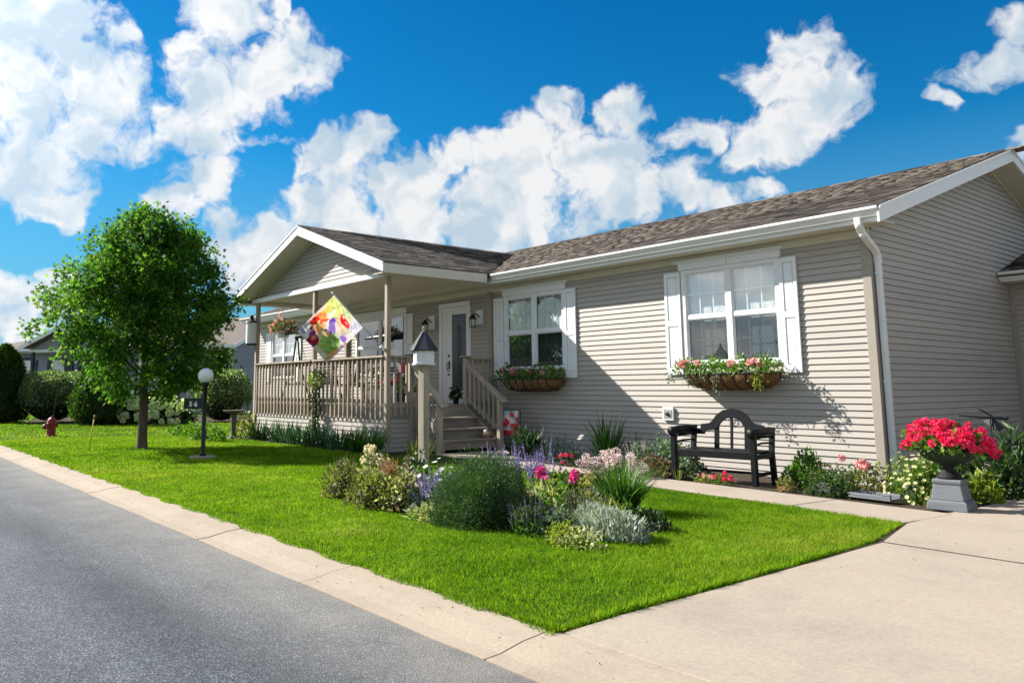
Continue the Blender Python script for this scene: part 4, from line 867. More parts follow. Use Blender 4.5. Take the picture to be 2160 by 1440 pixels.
# ---- small garden flag by the steps
gf = thing('garden_flag', 'small red and floral garden flag on a wire stand beside the steps', 'flag', (-6.36, -.6, 0))
MB().tube([(.27, 0, 0), (.27, 0, .74), (-.28, 0, .74)], .008, 6).build('wire_stand', m_black, gf)
def gflag():
    m, nt = M_('garden_flag_print'); g = N_(nt, 'ShaderNodeTexCoord'); p = g.outputs['Object']; z = N_(nt, 'ShaderNodeSeparateXYZ'); nt.links.new(p, z.inputs[0])
    vo = N_(nt, 'ShaderNodeTexVoronoi'); vo.inputs['Scale'].default_value = 9.; nt.links.new(p, vo.inputs['Vector']); sc = N_(nt, 'ShaderNodeSeparateColor'); nt.links.new(vo.outputs['Color'], sc.inputs[0])
    c = ramp(nt, sc.outputs[0], [(0, (.55, .03, .04)), (.25, (.75, .62, .60)), (.42, (.60, .05, .07)), (.58, (.22, .36, .16)), (.68, (.78, .74, .70)), (.85, (.35, .50, .60)), (1, (.80, .78, .74))]); c.node.color_ramp.interpolation = 'CONSTANT'
    f = ramp(nt, z.outputs[2], [(.36, (0, 0, 0)), (.385, (1, 1, 1))]); w = N_(nt, 'ShaderNodeRGBToBW'); nt.links.new(f, w.inputs[0])
    return finish(m, nt, mixc(nt, w.outputs[0], (.50, .015, .03), c), .8)
b = MB(); n = 10
b.add([(x, .015*math.sin(i*.9+j*.6)-.004, z) for j, z in enumerate(np.linspace(.28, .735, 8)) for i, x in enumerate(np.linspace(-.25, .22, n))], [(j*n+i, j*n+i+1, j*n+n+i+1, j*n+n+i) for j in range(7) for i in range(n-1)]); b.build('cloth', gflag(), gf, smooth=True)
# ---- wall lanterns
m_frost = mat('lantern_glass', (.45, .47, .46), .2, .05, spec=.6)
for x, lab in ((-9.62, 'black wall lantern on a white plate between the front door and the picture window'), (-7.93, 'black wall lantern on a white plate between the white front door and the corner post')):
    l = thing('wall_lantern', lab, 'lantern', (x, 0, 2.62), 0, 'wall lanterns beside the front door')
    MB().box(-.115, .115, -.035, -.017, -.15, .15).build('mount_plate', m_white, l, bevel=.004)
    MB().tube([(0, -.036, -.0), (0, -.11, .06), (0, -.18, .06), (0, -.21, .02)], .014, 7).build('arm', m_black, l)
    MB().lathe([(0, .05), (.02, .05), (.03, .03), (.085, -.04), (.088, -.055), (0, -.055)], 10, (0, -.21, 0)).build('hood', m_black, l)
    MB().lathe([(0, -.2), (.06, -.2), (.075, -.056), (0, -.056)], 8, (0, -.21, 0)).build('glass', m_frost, l)
    b = MB()
    for k in range(6): a = k*math.pi/3; b.tube([(.076*math.cos(a), -.21+.076*math.sin(a), -.056), (.062*math.cos(a), -.21+.062*math.sin(a), -.2)], .005, 4)
    b.lathe([(0, -.215), (.066, -.215), (.066, -.2), (0, -.2)], 10, (0, -.21, 0)); b.build('cage', m_black, l)
# ---- cylinder lantern on the far porch post
cl = thing('post_lantern', 'white cylinder lantern with black cap hung beside the far porch post', 'lantern', (-13.43, -2.68, 0), 0)
MB().lathe([(0, 2.24), (.135, 2.24), (.135, 2.745), (0, 2.745)], 20).build('cylinder', m_opal, cl, smooth=False)
MB().lathe([(0, 2.746), (.165, 2.746), (.15, 2.775), (.06, 2.80), (.04, 2.86), (.055, 2.88), (.02, 2.93), (0, 2.94)], 16).build('cap', m_black, cl, smooth=False)
MB().lathe([(0, 2.20), (.15, 2.20), (.15, 2.239), (0, 2.239)], 16).build('base_ring', m_black, cl)
MB().bar((.0, .02, 2.79), (.05, .08, 2.79), .03, .03).build('bracket', m_black, cl)
# ---- swing frame, chairs and table on the porch
sw = thing('porch_swing', 'black metal swing frame with canopy bar and slatted seat on the porch', 'swing', (-13.0, -1.25, .826))
for x in (-.85, .85):
    b = MB(); b.tube([(x, -.42, 0), (x, -.10, .95), (x, -.02, 1.62)], .024, 8); b.tube([(x, .42, 0), (x, .10, .95), (x, .02, 1.62)], .024, 8); b.tube([(x, -.26, .45), (x, .26, .45)], .015, 6); b.build('frame', m_black, sw)
MB().tube([(-.95, 0, 1.64), (.95, 0, 1.64)], .03, 8).build('top_bar', m_black, sw)
b = MB(); b.add([(-.95, -.40, 1.72), (.95, -.40, 1.72), (.95, 0, 1.80), (-.95, 0, 1.80), (-.95, .40, 1.70), (.95, .40, 1.70)], [(0, 1, 2, 3), (3, 2, 5, 4)]); o = b.build('canopy', m_black, sw); o.modifiers.new('t', 'SOLIDIFY').thickness = .05
for i in range(7): MB().box(-.70, .70, -.30+i*.075, -.24+i*.075, .40, .418).build('seat_slat', m_black, sw)
for i in range(6): MB().bar((-.70, .24+i*.022, .48+i*.075), (.70, .24+i*.022, .48+i*.075), .014, .055).build('back_slat', m_black, sw)
for x in (-.66, .66): MB().tube([(x, -.2, .42), (x, -.0, 1.62)], .005, 4).build('hanger', m_black, sw); MB().tube([(x, .3, .60), (x, .0, 1.62)], .005, 4).build('hanger', m_black, sw)
m_chair = mat('dark_wicker', (.05, .040, .033), .6, .3, 20.); m_red2 = mat('red_cushion', (.42, .03, .04), .8, .15)
def chair(x, y, rz, lab):
    c = thing('porch_chair', lab, 'chair', (x, y, .826), rz, 'dark chairs on the porch')
    for sx in (-1, 1):
        for sy in (-1, 1): MB().box(sx*.25-.02, sx*.25+.02, sy*.23-.02, sy*.23+.02, 0, .60 if sy < 0 else .40).build('leg', m_chair, c)
        MB().box(sx*.26-.03, sx*.26+.03, -.26, .25, .60, .625).build('armrest', m_chair, c)
    MB().box(-.27, .27, -.25, .25, .38, .42).build('seat', m_chair, c, bevel=.01)
    for k in range(5): MB().bar((-.22+k*.11, .24, .42), (-.22+k*.11, .33, .98), .05, .02, up=(0, 1, 0)).build('back_slat', m_chair, c)
    MB().bar((-.27, .335, 1.0), (.27, .335, 1.0), .03, .07).build('top_rail', m_chair, c); return c
chair(-11.25, -1.25, .25, 'dark wicker porch chair behind the railing left of the vine'); c = chair(-9.2, -1.35, -.2, 'dark wicker porch chair with a red cushion behind the railing')
MB().box(-.24, .24, -.22, .20, .421, .50).build('cushion', m_red2, c, bevel=.03); MB().bar((0, .215, .50), (0, .29, .92), .42, .09, up=(0, 1, 0)).build('back_cushion', m_red2, c, bevel=.02)
tb = thing('side_table', 'small dark round table between the porch chairs', 'table', (-10.15, -1.45, .826))
MB().lathe([(0, .42), (.26, .42), (.26, .45), (0, .45)], 20).build('table_top', m_chair, tb); MB().lathe([(0, 0), (.16, 0), (.03, .04), (.03, .42), (0, .42)], 10).build('stem', m_chair, tb)
# ---- wind chime
wc = thing('wind_chime', 'wind chime on a chain under the porch ceiling', 'wind chime', (-10.2, -1.9, 3.29))
MB().tube([(0, 0, 0), (0, 0, -.42)], .008, 5).build('chain', m_gutter, wc); MB().lathe([(0, -.44), (.06, -.44), (.06, -.42), (0, -.42)], 10).build('disc', m_wood, wc)
for k in range(5): a = k*1.257; MB().tube([(.045*math.cos(a), .045*math.sin(a), -.45), (.045*math.cos(a), .045*math.sin(a), -.70-.03*k)], .008, 6).build('chime_tube', m_gutter, wc)
# ---- ornament on the steps
so = thing('step_ornament', 'small tan wire basket ornament resting on the lowest step', 'ornament', (-6.74, -.88, .231))
MB().lathe([(0, 0), (.06, 0), (.09, .05), (.10, .09), (.09, .092), (0, .05)], 14).build('bowl', mat('tan_wicker', (.36, .24, .14), .8, .3, 40.), so, smooth=True)
MB().tube([(-.09, 0, .09), (-.07, 0, .16), (0, 0, .19), (.07, 0, .16), (.09, 0, .09)], .007, 6).build('handle', m_rod, so); MB().ball((0, 0, .10), .055, 10, 7).build('ball', mat('pale_ball', (.45, .40, .35), .6), so, smooth=True)
# ================================================================ plants
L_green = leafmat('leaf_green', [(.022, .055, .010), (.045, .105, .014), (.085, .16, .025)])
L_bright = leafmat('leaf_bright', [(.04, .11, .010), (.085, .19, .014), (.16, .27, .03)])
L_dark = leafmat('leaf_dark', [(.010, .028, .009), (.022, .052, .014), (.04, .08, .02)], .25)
L_olive = leafmat('leaf_olive', [(.045, .060, .014), (.10, .12, .025), (.19, .20, .05), (.25, .22, .10)])
L_yel = leafmat('leaf_yellow_green', [(.09, .14, .012), (.19, .25, .02), (.33, .35, .06)])
L_gold = leafmat('leaf_gold', [(.20, .19, .04), (.36, .30, .08), (.48, .38, .16)])
L_grey = leafmat('leaf_grey_green', [(.07, .11, .07), (.14, .20, .13), (.26, .32, .24)], .2)
L_silver = leafmat('leaf_silver', [(.20, .25, .20), (.36, .41, .34), (.55, .58, .50)], .15)
L_blue = leafmat('leaf_iris', [(.012, .045, .022), (.025, .075, .035), (.05, .12, .05)], .3)
L_strap = leafmat('leaf_strap', [(.02, .065, .010), (.05, .13, .016), (.10, .21, .03)], .4)
L_bronze = leafmat('leaf_bronze', [(.05, .022, .02), (.12, .06, .04), (.22, .13, .08), (.14, .13, .06)], .25)
L_cream = leafmat('leaf_cream', [(.20, .26, .08), (.45, .44, .22), (.62, .58, .36)], .3)
L_juniper = leafmat('leaf_fine', [(.018, .050, .014), (.040, .092, .022), (.085, .15, .05)], .25)
L_thuja = leafmat('leaf_thuja', [(.014, .038, .006), (.032, .075, .011), (.095, .15, .02)], .4)
L_maple = leafmat('leaf_maple', [(.016, .050, .010), (.036, .095, .014), (.085, .175, .020), (.23, .32, .04)], .55, .55, 2.1, .12)
P_white = leafmat('petal_white', [(.62, .60, .55), (.78, .77, .72)], .3); P_cream = leafmat('petal_cream', [(.56, .46, .36), (.70, .61, .50), (.78, .72, .63)], .3)
P_pyel = leafmat('petal_pale_yellow', [(.62, .58, .24), (.76, .72, .42), (.80, .78, .55)], .3)
P_purple = leafmat('petal_purple', [(.10, .07, .30), (.20, .15, .48), (.34, .27, .62)], .25); P_violet = leafmat('petal_dark_violet', [(.03, .02, .07), (.06, .045, .15), (.12, .09, .24)], .25)
P_blue = leafmat('petal_blue', [(.03, .035, .16), (.07, .08, .28)], .25)
P_mag = leafmat('petal_magenta', [(.45, .02, .22), (.66, .05, .36), (.75, .16, .48)], .35); P_red = leafmat('petal_red', [(.55, .008, .085), (.74, .018, .14), (.82, .09, .22)], .35)
P_pink = leafmat('petal_pink', [(.62, .18, .30), (.76, .34, .45), (.83, .55, .62)], .35); P_allium = leafmat('petal_lilac', [(.44, .30, .42), (.62, .47, .60), (.76, .66, .74)], .3)
P_hyd = leafmat('petal_hydrangea', [(.55, .62, .32), (.74, .78, .55), (.84, .86, .76)], .4); P_rust = leafmat('petal_rust', [(.22, .09, .03), (.38, .17, .06), (.50, .30, .14)], .3)
P_orange = leafmat('petal_orange', [(.6, .16, .03), (.7, .25, .05)], .3)
M_stem = mat('plant_stem', (.07, .085, .03), .7, .3); M_bark = mat('bark', (.10, .078, .058), .9, .35, 12., (1, 1, .25), .7, 40., .15)

def dome(n, w, d, h, shell=.55, z0=.06, lump=.16, full=False):
    q = RS.normal(size=(n, 3)); q[:, 2] = np.where(full, q[:, 2], np.abs(q[:, 2])*1.05-.12); q = nrm(q)
    r = shell+(1-shell)*RS.rand(n)**.6
    ph = RS.rand(3)*6; l = 1+lump*(np.sin(q[:, 0]*5+ph[0])+np.sin(q[:, 1]*6+ph[1])+np.sin(q[:, 2]*5+q[:, 0]*3+ph[2]))/1.8
    r = (r*l)[:, None]
    P = q*r*np.array([w/2, d/2, h*(.5 if full else 1)])
    P[:, 2] = np.maximum(P[:, 2]+(h/2 if full else h*z0), .01)
    return P, q
def leaves(t, m, n, w, d, h, L, W, name='foliage', up=.5, shell=.5, out=.8, rnd=.8, off=(0, 0, 0), lump=.16, full=False, z0=.06, tint=None, fold=.22):
    P, q = dome(n, w, d, h, shell, z0, lump, full); D = nrm(q*out+RS.normal(0, rnd, (n, 3))+[0, 0, up])
    V = leaf_v(P+np.array(off), D, L*(.6+.8*RS.rand(n)), W*(.6+.8*RS.rand(n)), fold)
    tt = np.clip(RS.normal(.5, .24, n), 0, 1) if tint is None else np.clip(RS.normal(tint, .18, n), 0, 1)
    return np_obj(name, V, LEAF_F, m, t, tt)
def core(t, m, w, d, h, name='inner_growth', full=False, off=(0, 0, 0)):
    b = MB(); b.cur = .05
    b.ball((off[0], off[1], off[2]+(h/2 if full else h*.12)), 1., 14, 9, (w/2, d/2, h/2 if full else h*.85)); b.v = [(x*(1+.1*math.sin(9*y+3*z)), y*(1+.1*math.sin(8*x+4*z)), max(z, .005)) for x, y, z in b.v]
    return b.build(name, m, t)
def petals(t, m, C, Nn, R, k=8, name='flowers', cup=.25, wid=.55):
    """flat flowers: k petals round each centre C facing Nn"""
    n = len(C); Nn = nrm(Nn); A = sides(Nn); B = np.cross(Nn, A); P = []; D = []; S_ = []
    for i in range(k):
        a = 2*math.pi*i/k; d = A*math.cos(a)+B*math.sin(a); D.append(nrm(d+Nn*cup)); S_.append(np.cross(Nn, d)); P.append(C)
    P, D, S_ = (np.concatenate(x) for x in (P, D, S_)); Rr = np.tile(R*(.75+.5*RS.rand(n)), k)
    return np_obj(name, leaf_v(P, D, Rr, Rr*wid, .1, S_, .6), LEAF_F, m, t)
def discs(t, m, C, Nn, r, name='flower_centres'):
    n = len(C); Nn = nrm(Nn); A = sides(Nn); B = np.cross(Nn, A); C = C+Nn*r*.4
    V = np.stack([C+(A*math.cos(i*math.pi/3)+B*math.sin(i*math.pi/3))*r for i in range(6)], 1)
    return np_obj(name, V, [(0, 1, 2, 3, 4, 5)], m, t)
def stems(t, m, P, Q, w, name='stems'):
    D = nrm(Q-P); S_ = sides(D)*w/2; S2 = np.cross(D, S_)
    return np_obj(name, np.stack([P-S_, P+S_*.6-S2*.8, P+S_*.6+S2*.8, Q], 1), [(0, 1, 3), (1, 2, 3), (2, 0, 3)], m, t)
def spikes(t, ms, mf, P, D, L, fl=.5, per=26, fs=.014, name='flower_spikes', sw=.006):
    n = len(P); D = nrm(D); L = np.asarray(L).reshape(-1, 1); Q = P+D*L
    stems(t, ms, P, Q, sw)
    k = np.repeat(np.arange(n), per); s = (1-fl)+fl*RS.rand(n*per)
    C = P[k]+D[k]*L[k]*s[:, None]; d = nrm(sides(D[k])+D[k]*.7); taper = (1.25-.75*(s-(1-fl))/fl)
    return np_obj(name, leaf_v(C, d, fs*taper*(.7+.6*RS.rand(n*per)), fs*.75*taper, .2), LEAF_F, mf, t)
def straps(t, m, n, r, L, W, bend, name='strap_leaves', up=1.6, seg=4, off=(0, 0, 0)):
    a = RS.rand(n)*2*math.pi; rr = r*np.sqrt(RS.rand(n)); P = np.stack([rr*np.cos(a), rr*np.sin(a), np.zeros(n)], 1)+np.array(off)
    D = nrm(np.stack([np.cos(a)*RS.rand(n), np.sin(a)*RS.rand(n), up*(.6+RS.rand(n)*.6)], 1)+RS.normal(0, .12, (n, 3)))
    V = blade_v(P, D, L*(.6+.5*RS.rand(n)), W*(.7+.6*RS.rand(n)), bend*(.4+RS.rand(n)), seg); V[:, :, 2] = np.maximum(V[:, :, 2], .01)
    return np_obj(name, V, blade_f(seg), m, t)
def ball_mesh(nm, m, n=70, pl=.55, pw=.5, flat=1.):
    q = nrm(RS.normal(size=(n, 3))); D = nrm(sides(q)+q*.55); P = q*np.array([.72, .72, .72*flat])
    o = np_obj(nm, leaf_v(P, D, pl*(.7+.5*RS.rand(n)), pw*(.7+.5*RS.rand(n)), .2), LEAF_F, m); me = o.data; bpy.data.objects.remove(o); return me
def heads(t, me, pts, r, name='flower_head'):
    for p in pts: inst(name, me, t, tuple(p), (random.random()*6, random.random()*6, random.random()*6), (r*random.uniform(.8, 1.2),)*3)
def plant(name, label, cat, x, y, rz=0., group=None): return thing(name, label, cat, (x, y, .008+bed_z(x, y)), rz, group)
ALL = ball_mesh('lilac_ball', P_allium, 90, .42, .30); HYD = ball_mesh('hydrangea_ball', P_hyd, 110, .42, .42); GER = ball_mesh('red_ball', P_red, 46, .75, .75, .75); GERP = ball_mesh('pink_ball', P_pink, 46, .75, .75, .75)
ROSE = ball_mesh('rose_ball', P_mag, 54, .9, .95, .8); PROSE = ball_mesh('pink_rose_ball', P_pink, 54, .9, .95, .8); SED = ball_mesh('cream_ball', P_cream, 60, .5, .5, .5)

# ---- the maple
def crown_r(z):
    return np.interp(z, [1.0, 1.2, 1.5, 2.0, 2.5, 3.0, 3.5, 3.95, 4.25, 4.5, 4.65], [.30, .95, 1.45, 1.80, 1.90, 1.76, 1.46, 1.12, .84, .46, .08])
maple = thing('maple_tree', 'young maple tree with a full rounded crown on the lawn left of the porch', 'tree', (-11.25, -5.8, 0))
axis = lambda z: np.stack([np.interp(z, [0, 1.2, 5], [0, .02, .30]), np.interp(z, [0, 1.2, 5], [0, -.03, -.10])], -1)
b = MB(); b.tube([(0, 0, -.02), (.0, 0, .04), (0, 0, .25), (.02, -.01, .8), (.02, -.03, 1.3), (.06, -.04, 1.9), (.12, -.05, 2.7), (.2, -.06, 3.6), (.27, -.08, 4.4)], [.135, .112, .092, .085, .078, .062, .044, .026, .01], 12)
CC = []
for i in range(46):
    z0 = random.uniform(1.15, 3.9); a = i*2.39996+random.uniform(-.3, .3); ax = axis(np.array(z0)); zt = min(z0+random.uniform(.25, .95), 4.5); R = float(crown_r(zt))*random.uniform(.72, .98)
    p0 = Vector((ax[0], ax[1], z0)); p3 = Vector((ax[0]+R*math.cos(a), ax[1]+R*math.sin(a), zt)); p1 = p0.lerp(p3, .4)+Vector((0, 0, .10)); p2 = p0.lerp(p3, .75)+Vector((0, 0, .06))
    b.tube([p0, p1, p2, p3], [.026*(1.3-z0/6), .017, .010, .004], 6, False)
    for s in np.linspace(.35, 1., 9): CC.append(np.array(p0.lerp(p3, s))+RS.normal(0, .16*s+.05, 3))
b.build('trunk', M_bark, maple, smooth=True)
for _ in range(420):                                    # twig ends through the crown
    z = RS.uniform(1.0, 4.6); R = crown_r(z); a = RS.rand()*6.283; r = R*(.35+.65*math.sqrt(RS.rand()))*(1+.17*math.sin(3*a+z*2.6)+.13*math.sin(5*a-z*3.9)); ax = axis(np.array(z)); CC.append(np.array([ax[0]+r*math.cos(a), ax[1]+r*math.sin(a), z]))
CC = np.array(CC); ra_ = np.hypot(CC[:, 0]-.08, CC[:, 1]+.04); CC = CC[(ra_ < crown_r(CC[:, 2])*1.06+.02) & (CC[:, 2] > 1.08)]; wgt = RS.rand(len(CC))+.30; k = RS.choice(len(CC), 37000, p=wgt/wgt.sum()); P = CC[k]+np.clip(RS.normal(0, .105, (len(k), 3)), -.24, .24); cen = np.array([.08, -.04, 2.3])
D = nrm(nrm(P-cen)*.8+RS.normal(0, .55, P.shape)+[0, 0, -.35]); ht = np.clip((P[:, 2]-1)/4, 0, 1)
V = maple_v(P, D, .066*(.6+.7*RS.rand(len(k)))); np_obj('crown', V, MAPLE_F, L_maple, maple, np.clip(RS.normal(.42, .17, len(k))+(RS.rand(len(CC))[k]-.5)*.35, 0, 1))

# ---- island bed
t = plant('yellow_green_bush', 'yellow green bush with brown plumes at the left tip of the island bed', 'bush', -2.77, -6.20)
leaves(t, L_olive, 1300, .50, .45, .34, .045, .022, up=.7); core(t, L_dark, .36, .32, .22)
n = 26; P = np.stack([RS.normal(-.05, .09, n), RS.normal(.05, .08, n), np.full(n, .18)], 1); spikes(t, M_stem, L_bronze, P, np.array([0, 0, 1.])+RS.normal(0, .16, (n, 3)), .25*(.7+.5*RS.rand(n)), .6, 16, .013)
t = plant('spirea_bush', 'bright olive bush in front of the cream flowers in the island bed', 'bush', -2.06, -6.31); leaves(t, L_yel, 500, .50, .42, .34, .04, .02); leaves(t, L_olive, 1100, .52, .45, .33, .042, .022, 'lower_foliage', shell=.6); core(t, L_dark, .38, .34, .22)
t = plant('cream_sedum', 'mound of dense cream white flowers at the back left of the island bed', 'flowers', -3.22, -5.56)
leaves(t, L_green, 700, .46, .40, .36, .05, .028); pts, q = dome(60, .46, .40, .40, .86); pts[:, 2] += .03; heads(t, SED, pts[:54], .056)
t = plant('astilbe', 'rust orange feathery plume plant in the island bed', 'flowers', -2.53, -5.73); leaves(t, L_green, 420, .30, .28, .22, .045, .022)
n = 22; P = np.stack([RS.normal(0, .06, n), RS.normal(0, .05, n), np.full(n, .12)], 1); spikes(t, M_stem, P_rust, P, np.array([0, 0, 1.])+RS.normal(0, .20, (n, 3)), .30*(.7+.4*RS.rand(n)), .65, 46, .018)
t = plant('variegated_bush', 'bush with cream edged leaves and small pink blooms in the island bed', 'bush', -1.71, -6.18)
leaves(t, L_olive, 900, .52, .46, .30, .05, .026); leaves(t, L_cream, 260, .54, .48, .31, .045, .022, 'pale_leaves', shell=.85); leaves(t, L_bronze, 200, .50, .5, .16, .05, .026, 'red_leaves'); core(t, L_dark, .42, .38, .2)
t = plant('low_box_bush', 'low dark green mound at the front edge of the island bed', 'bush', -1.38, -6.19); leaves(t, L_dark, 900, .38, .34, .19, .03, .014); core(t, L_dark, .3, .28, .13)
t = plant('purple_salvia', 'wide cloud of purple salvia spikes left of the round green shrub', 'flowers', -1.38, -5.92)
leaves(t, L_grey, 1100, .80, .62, .26, .045, .018); n = 230; P, q = dome(n, .78, .60, .20, .2); spikes(t, M_stem, P_purple, P, nrm(q*.55+[0, 0, .9]+RS.normal(0, .15, (n, 3))), .22*(.7+.6*RS.rand(n)), .65, 34, .017)
t = plant('shasta_daisies', 'pale yellow and white daisies among the purple salvia', 'flowers', -1.62, -5.82); leaves(t, L_green, 600, .55, .45, .32, .055, .018, up=1.)
P, q = dome(46, .60, .52, .40, .85); petals(t, P_white, P, q+[.25, -.5, .6], .027, 10); discs(t, P_pyel, P, q+[.25, -.5, .6], .010)
P, q = dome(30, .85, .60, .22, .9); P += [.12, -.20, .02]; petals(t, P_pyel, P, q+[.3, -.5, .7], .032, 8, 'lower_flowers')
t = plant('white_phlox', 'small white and blue flowered plant by the birdhouse post', 'flowers', -2.64, -5.41); leaves(t, L_dark, 800, .50, .42, .38, .055, .024); P, q = dome(110, .52, .44, .40, .8); petals(t, P_white, P, q+[.2, -.3, .5], .017, 5)
t = plant('cream_ground_cover', 'low cream yellow trailing plant at the front of the island bed', 'flowers', -1.05, -6.35); leaves(t, L_cream, 240, .38, .28, .12, .06, .02, up=.3); leaves(t, L_bright, 160, .38, .28, .10, .05, .018, 'green_leaves')
t = plant('russian_sage', 'tall lavender blue sage spikes behind the round green shrub', 'flowers', -1.55, -4.85)
leaves(t, L_grey, 500, .7, .4, .28, .045, .014); n = 60; P = np.stack([RS.uniform(-.38, .42, n), RS.normal(0, .12, n), RS.uniform(.1, .2, n)], 1); spikes(t, L_grey, P_purple, P, np.array([0, 0, 1.])+RS.normal(0, .15, (n, 3)), .40*(.65+.5*RS.rand(n)), .65, 44, .019)
t = plant('round_shrub', 'large round dark green fine leaved shrub in the middle of the island bed', 'shrub', -0.63, -6.07)
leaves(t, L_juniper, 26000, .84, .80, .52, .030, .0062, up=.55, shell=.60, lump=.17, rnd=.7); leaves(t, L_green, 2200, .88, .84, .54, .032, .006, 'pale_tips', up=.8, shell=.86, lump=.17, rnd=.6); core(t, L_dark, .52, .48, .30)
t = plant('dark_salvia', 'dark violet salvia clump at the right foot of the round shrub', 'flowers', -0.02, -6.10); leaves(t, L_green, 480, .38, .34, .20, .045, .014, up=1.); n = 70; P, q = dome(n, .32, .28, .12, .2); spikes(t, M_stem, P_violet, P, nrm(q*.4+[0, 0, 1.]+RS.normal(0, .15, (n, 3))), .20*(.7+.5*RS.rand(n)), .6, 22, .013)
t = plant('rose_bush', 'rose bush with bright magenta blooms in the island bed', 'rose', -0.92, -4.85); leaves(t, L_green, 620, .50, .46, .30, .05, .028); leaves(t, L_yel, 160, .5, .46, .32, .045, .022, 'young_leaves')
heads(t, ROSE, [(-.17, -.10, .335), (-.05, -.16, .25), (.17, .02, .315), (.02, -.17, .24), (.19, -.02, .275), (-.20, -.08, .30)], .042)
t = plant('young_sprig', 'thin bright green upright sprig at the back of the island bed', 'plant', -.95, -4.62); leaves(t, L_yel, 90, .16, .16, .36, .06, .022, up=.8, shell=.2); stems(t, M_stem, np.array([[0, 0, 0.], [.02, 0, 0]]), np.array([[0, 0, .36], [.05, .02, .28]]), .012)
t = plant('pale_hosta', 'plant with pale green and cream pointed leaves below the magenta roses', 'plant', -0.40, -5.52); leaves(t, L_cream, 130, .42, .36, .28, .085, .036, up=.3, shell=.7); leaves(t, L_bright, 240, .42, .36, .26, .075, .032, 'green_leaves', up=.3)
t = plant('golden_barberry', 'low golden leaved shrub behind the magenta roses', 'shrub', -1.19, -4.07); leaves(t, L_gold, 800, .50, .36, .21, .035, .02); core(t, L_olive, .4, .28, .13)
t = plant('daylily_clump', 'dark green arching daylily clump at the right end of the island bed', 'plant', -0.29, -4.71); straps(t, L_strap, 330, .13, .52, .020, .24); straps(t, L_blue, 120, .13, .46, .018, .32, 'lower_leaves')
t = plant('catmint', 'greyish catmint with faded brown flower stems in the island bed', 'plant', -0.26, -5.23); leaves(t, L_olive, 750, .62, .44, .22, .04, .016); leaves(t, L_grey, 420, .62, .46, .22, .045, .014, 'grey_leaves', up=1.); n = 50; P, q = dome(n, .56, .4, .14, .3); spikes(t, M_stem, L_bronze, P, nrm(q*.5+[0, 0, 1.]), .16*(.7+.5*RS.rand(n)), .5, 14, .012)
t = plant('lambs_ear', 'silvery white lambs ear spreading at the right front of the island bed', 'plant', 0.44, -5.75); leaves(t, L_silver, 1900, .66, .42, .20, .055, .017, up=1.1, shell=.55, rnd=.6); n = 60; P, q = dome(n, .6, .38, .13, .5); spikes(t, L_silver, L_silver, P, nrm(q*.3+[0, 0, 1.]), .11*(.7+.6*RS.rand(n)), .7, 12, .014)
t = plant('low_variegated_plant', 'low yellow and white variegated plant at the front corner of the island bed', 'plant', 0.45, -6.21); leaves(t, L_yel, 380, .30, .28, .15, .034, .018); leaves(t, L_cream, 260, .36, .28, .13, .032, .016, 'pale_leaves', off=(.12, .02, 0))
t = plant('dark_border_plant', 'dark leafy low plant in the shade of the daylily clump', 'plant', .42, -5.22); leaves(t, L_dark, 420, .40, .30, .14, .05, .022); leaves(t, L_bright, 70, .26, .24, .17, .05, .03, 'bright_leaves', off=(-.14, -.08, .02))

for i, (x, y, w, h, m, lab) in enumerate([(-2.30, -5.55, .55, .26, L_green, 'green filler foliage behind the olive bush in the island bed'), (-1.05, -5.35, .55, .26, L_olive, 'olive filler foliage just behind the round shrub'), (-.35, -5.78, .42, .20, L_green, 'green filler foliage between the round shrub and the pale hosta'), (.18, -5.48, .46, .20, L_olive, 'olive filler foliage behind the silver lambs ear'), (-.62, -5.30, .5, .24, L_bright, 'bright green filler foliage under the magenta roses'), (-2.0, -5.9, .42, .26, L_bronze, 'brown tinged filler foliage between the olive bush and the purple salvia'), (.14, -5.98, .36, .16, L_grey, 'grey green filler foliage beside the dark salvia')]):
    t = plant('border_plant', lab, 'plant', x, y, 0, 'filler plants of the island bed'); leaves(t, m, 620, w, w*.85, h, .045, .02, up=.7); leaves(t, L_yel, 60, w, w*.85, h, .04, .018, 'pale_leaves', shell=.85)
# ---- bed along the house
t = plant('leafy_border_clump', 'dark green leafy clump beside the small red garden flag', 'plant', -5.35, -1.15); leaves(t, L_dark, 700, .62, .5, .40, .10, .03, up=.9); straps(t, L_blue, 40, .2, .6, .03, .08)
t = plant('blue_lavender', 'dark blue lavender mound in the shade below the left window box', 'flowers', -4.55, -1.20); leaves(t, L_dark, 1100, .85, .6, .32, .05, .012, up=1.2); n = 170; P, q = dome(n, .8, .55, .24, .2); spikes(t, L_dark, P_blue, P, nrm(q*.45+[0, 0, .9]), .20*(.7+.6*RS.rand(n)), .6, 18, .014)
t = plant('tall_lily', 'tall sword leaved lily standing against the wall between the windows', 'plant', -4.02, -.62); straps(t, L_strap, 60, .10, .84, .042, .13, up=2.2); straps(t, L_blue, 50, .16, .6, .035, .3, 'lower_leaves'); P = np.array([[-.36, -.22, .42], [-.30, -.25, .40], [-.40, -.20, .38]]); petals(t, P_white, P, P*0+[0, -.4, .8], .05, 6)
t = plant('iris_sprout', 'thin sprout of strap leaves at the wall right of the tall lily', 'plant', -3.70, -.35); straps(t, L_strap, 18, .07, .52, .028, .1, up=2.)
t = plant('red_impatiens', 'small dark plant with coral red flowers at the sidewalk edge in the shade', 'flowers', -3.75, -1.78); leaves(t, L_dark, 300, .36, .3, .18, .045, .024); heads(t, GER, [(-.08, -.1, .14), (.04, -.12, .17), (.0, -.14, .06), (.10, -.05, .15)], .030)
al = plant('allium_clump', 'clump of round lilac allium heads on thin stems by the sidewalk', 'flowers', -2.45, -2.12)
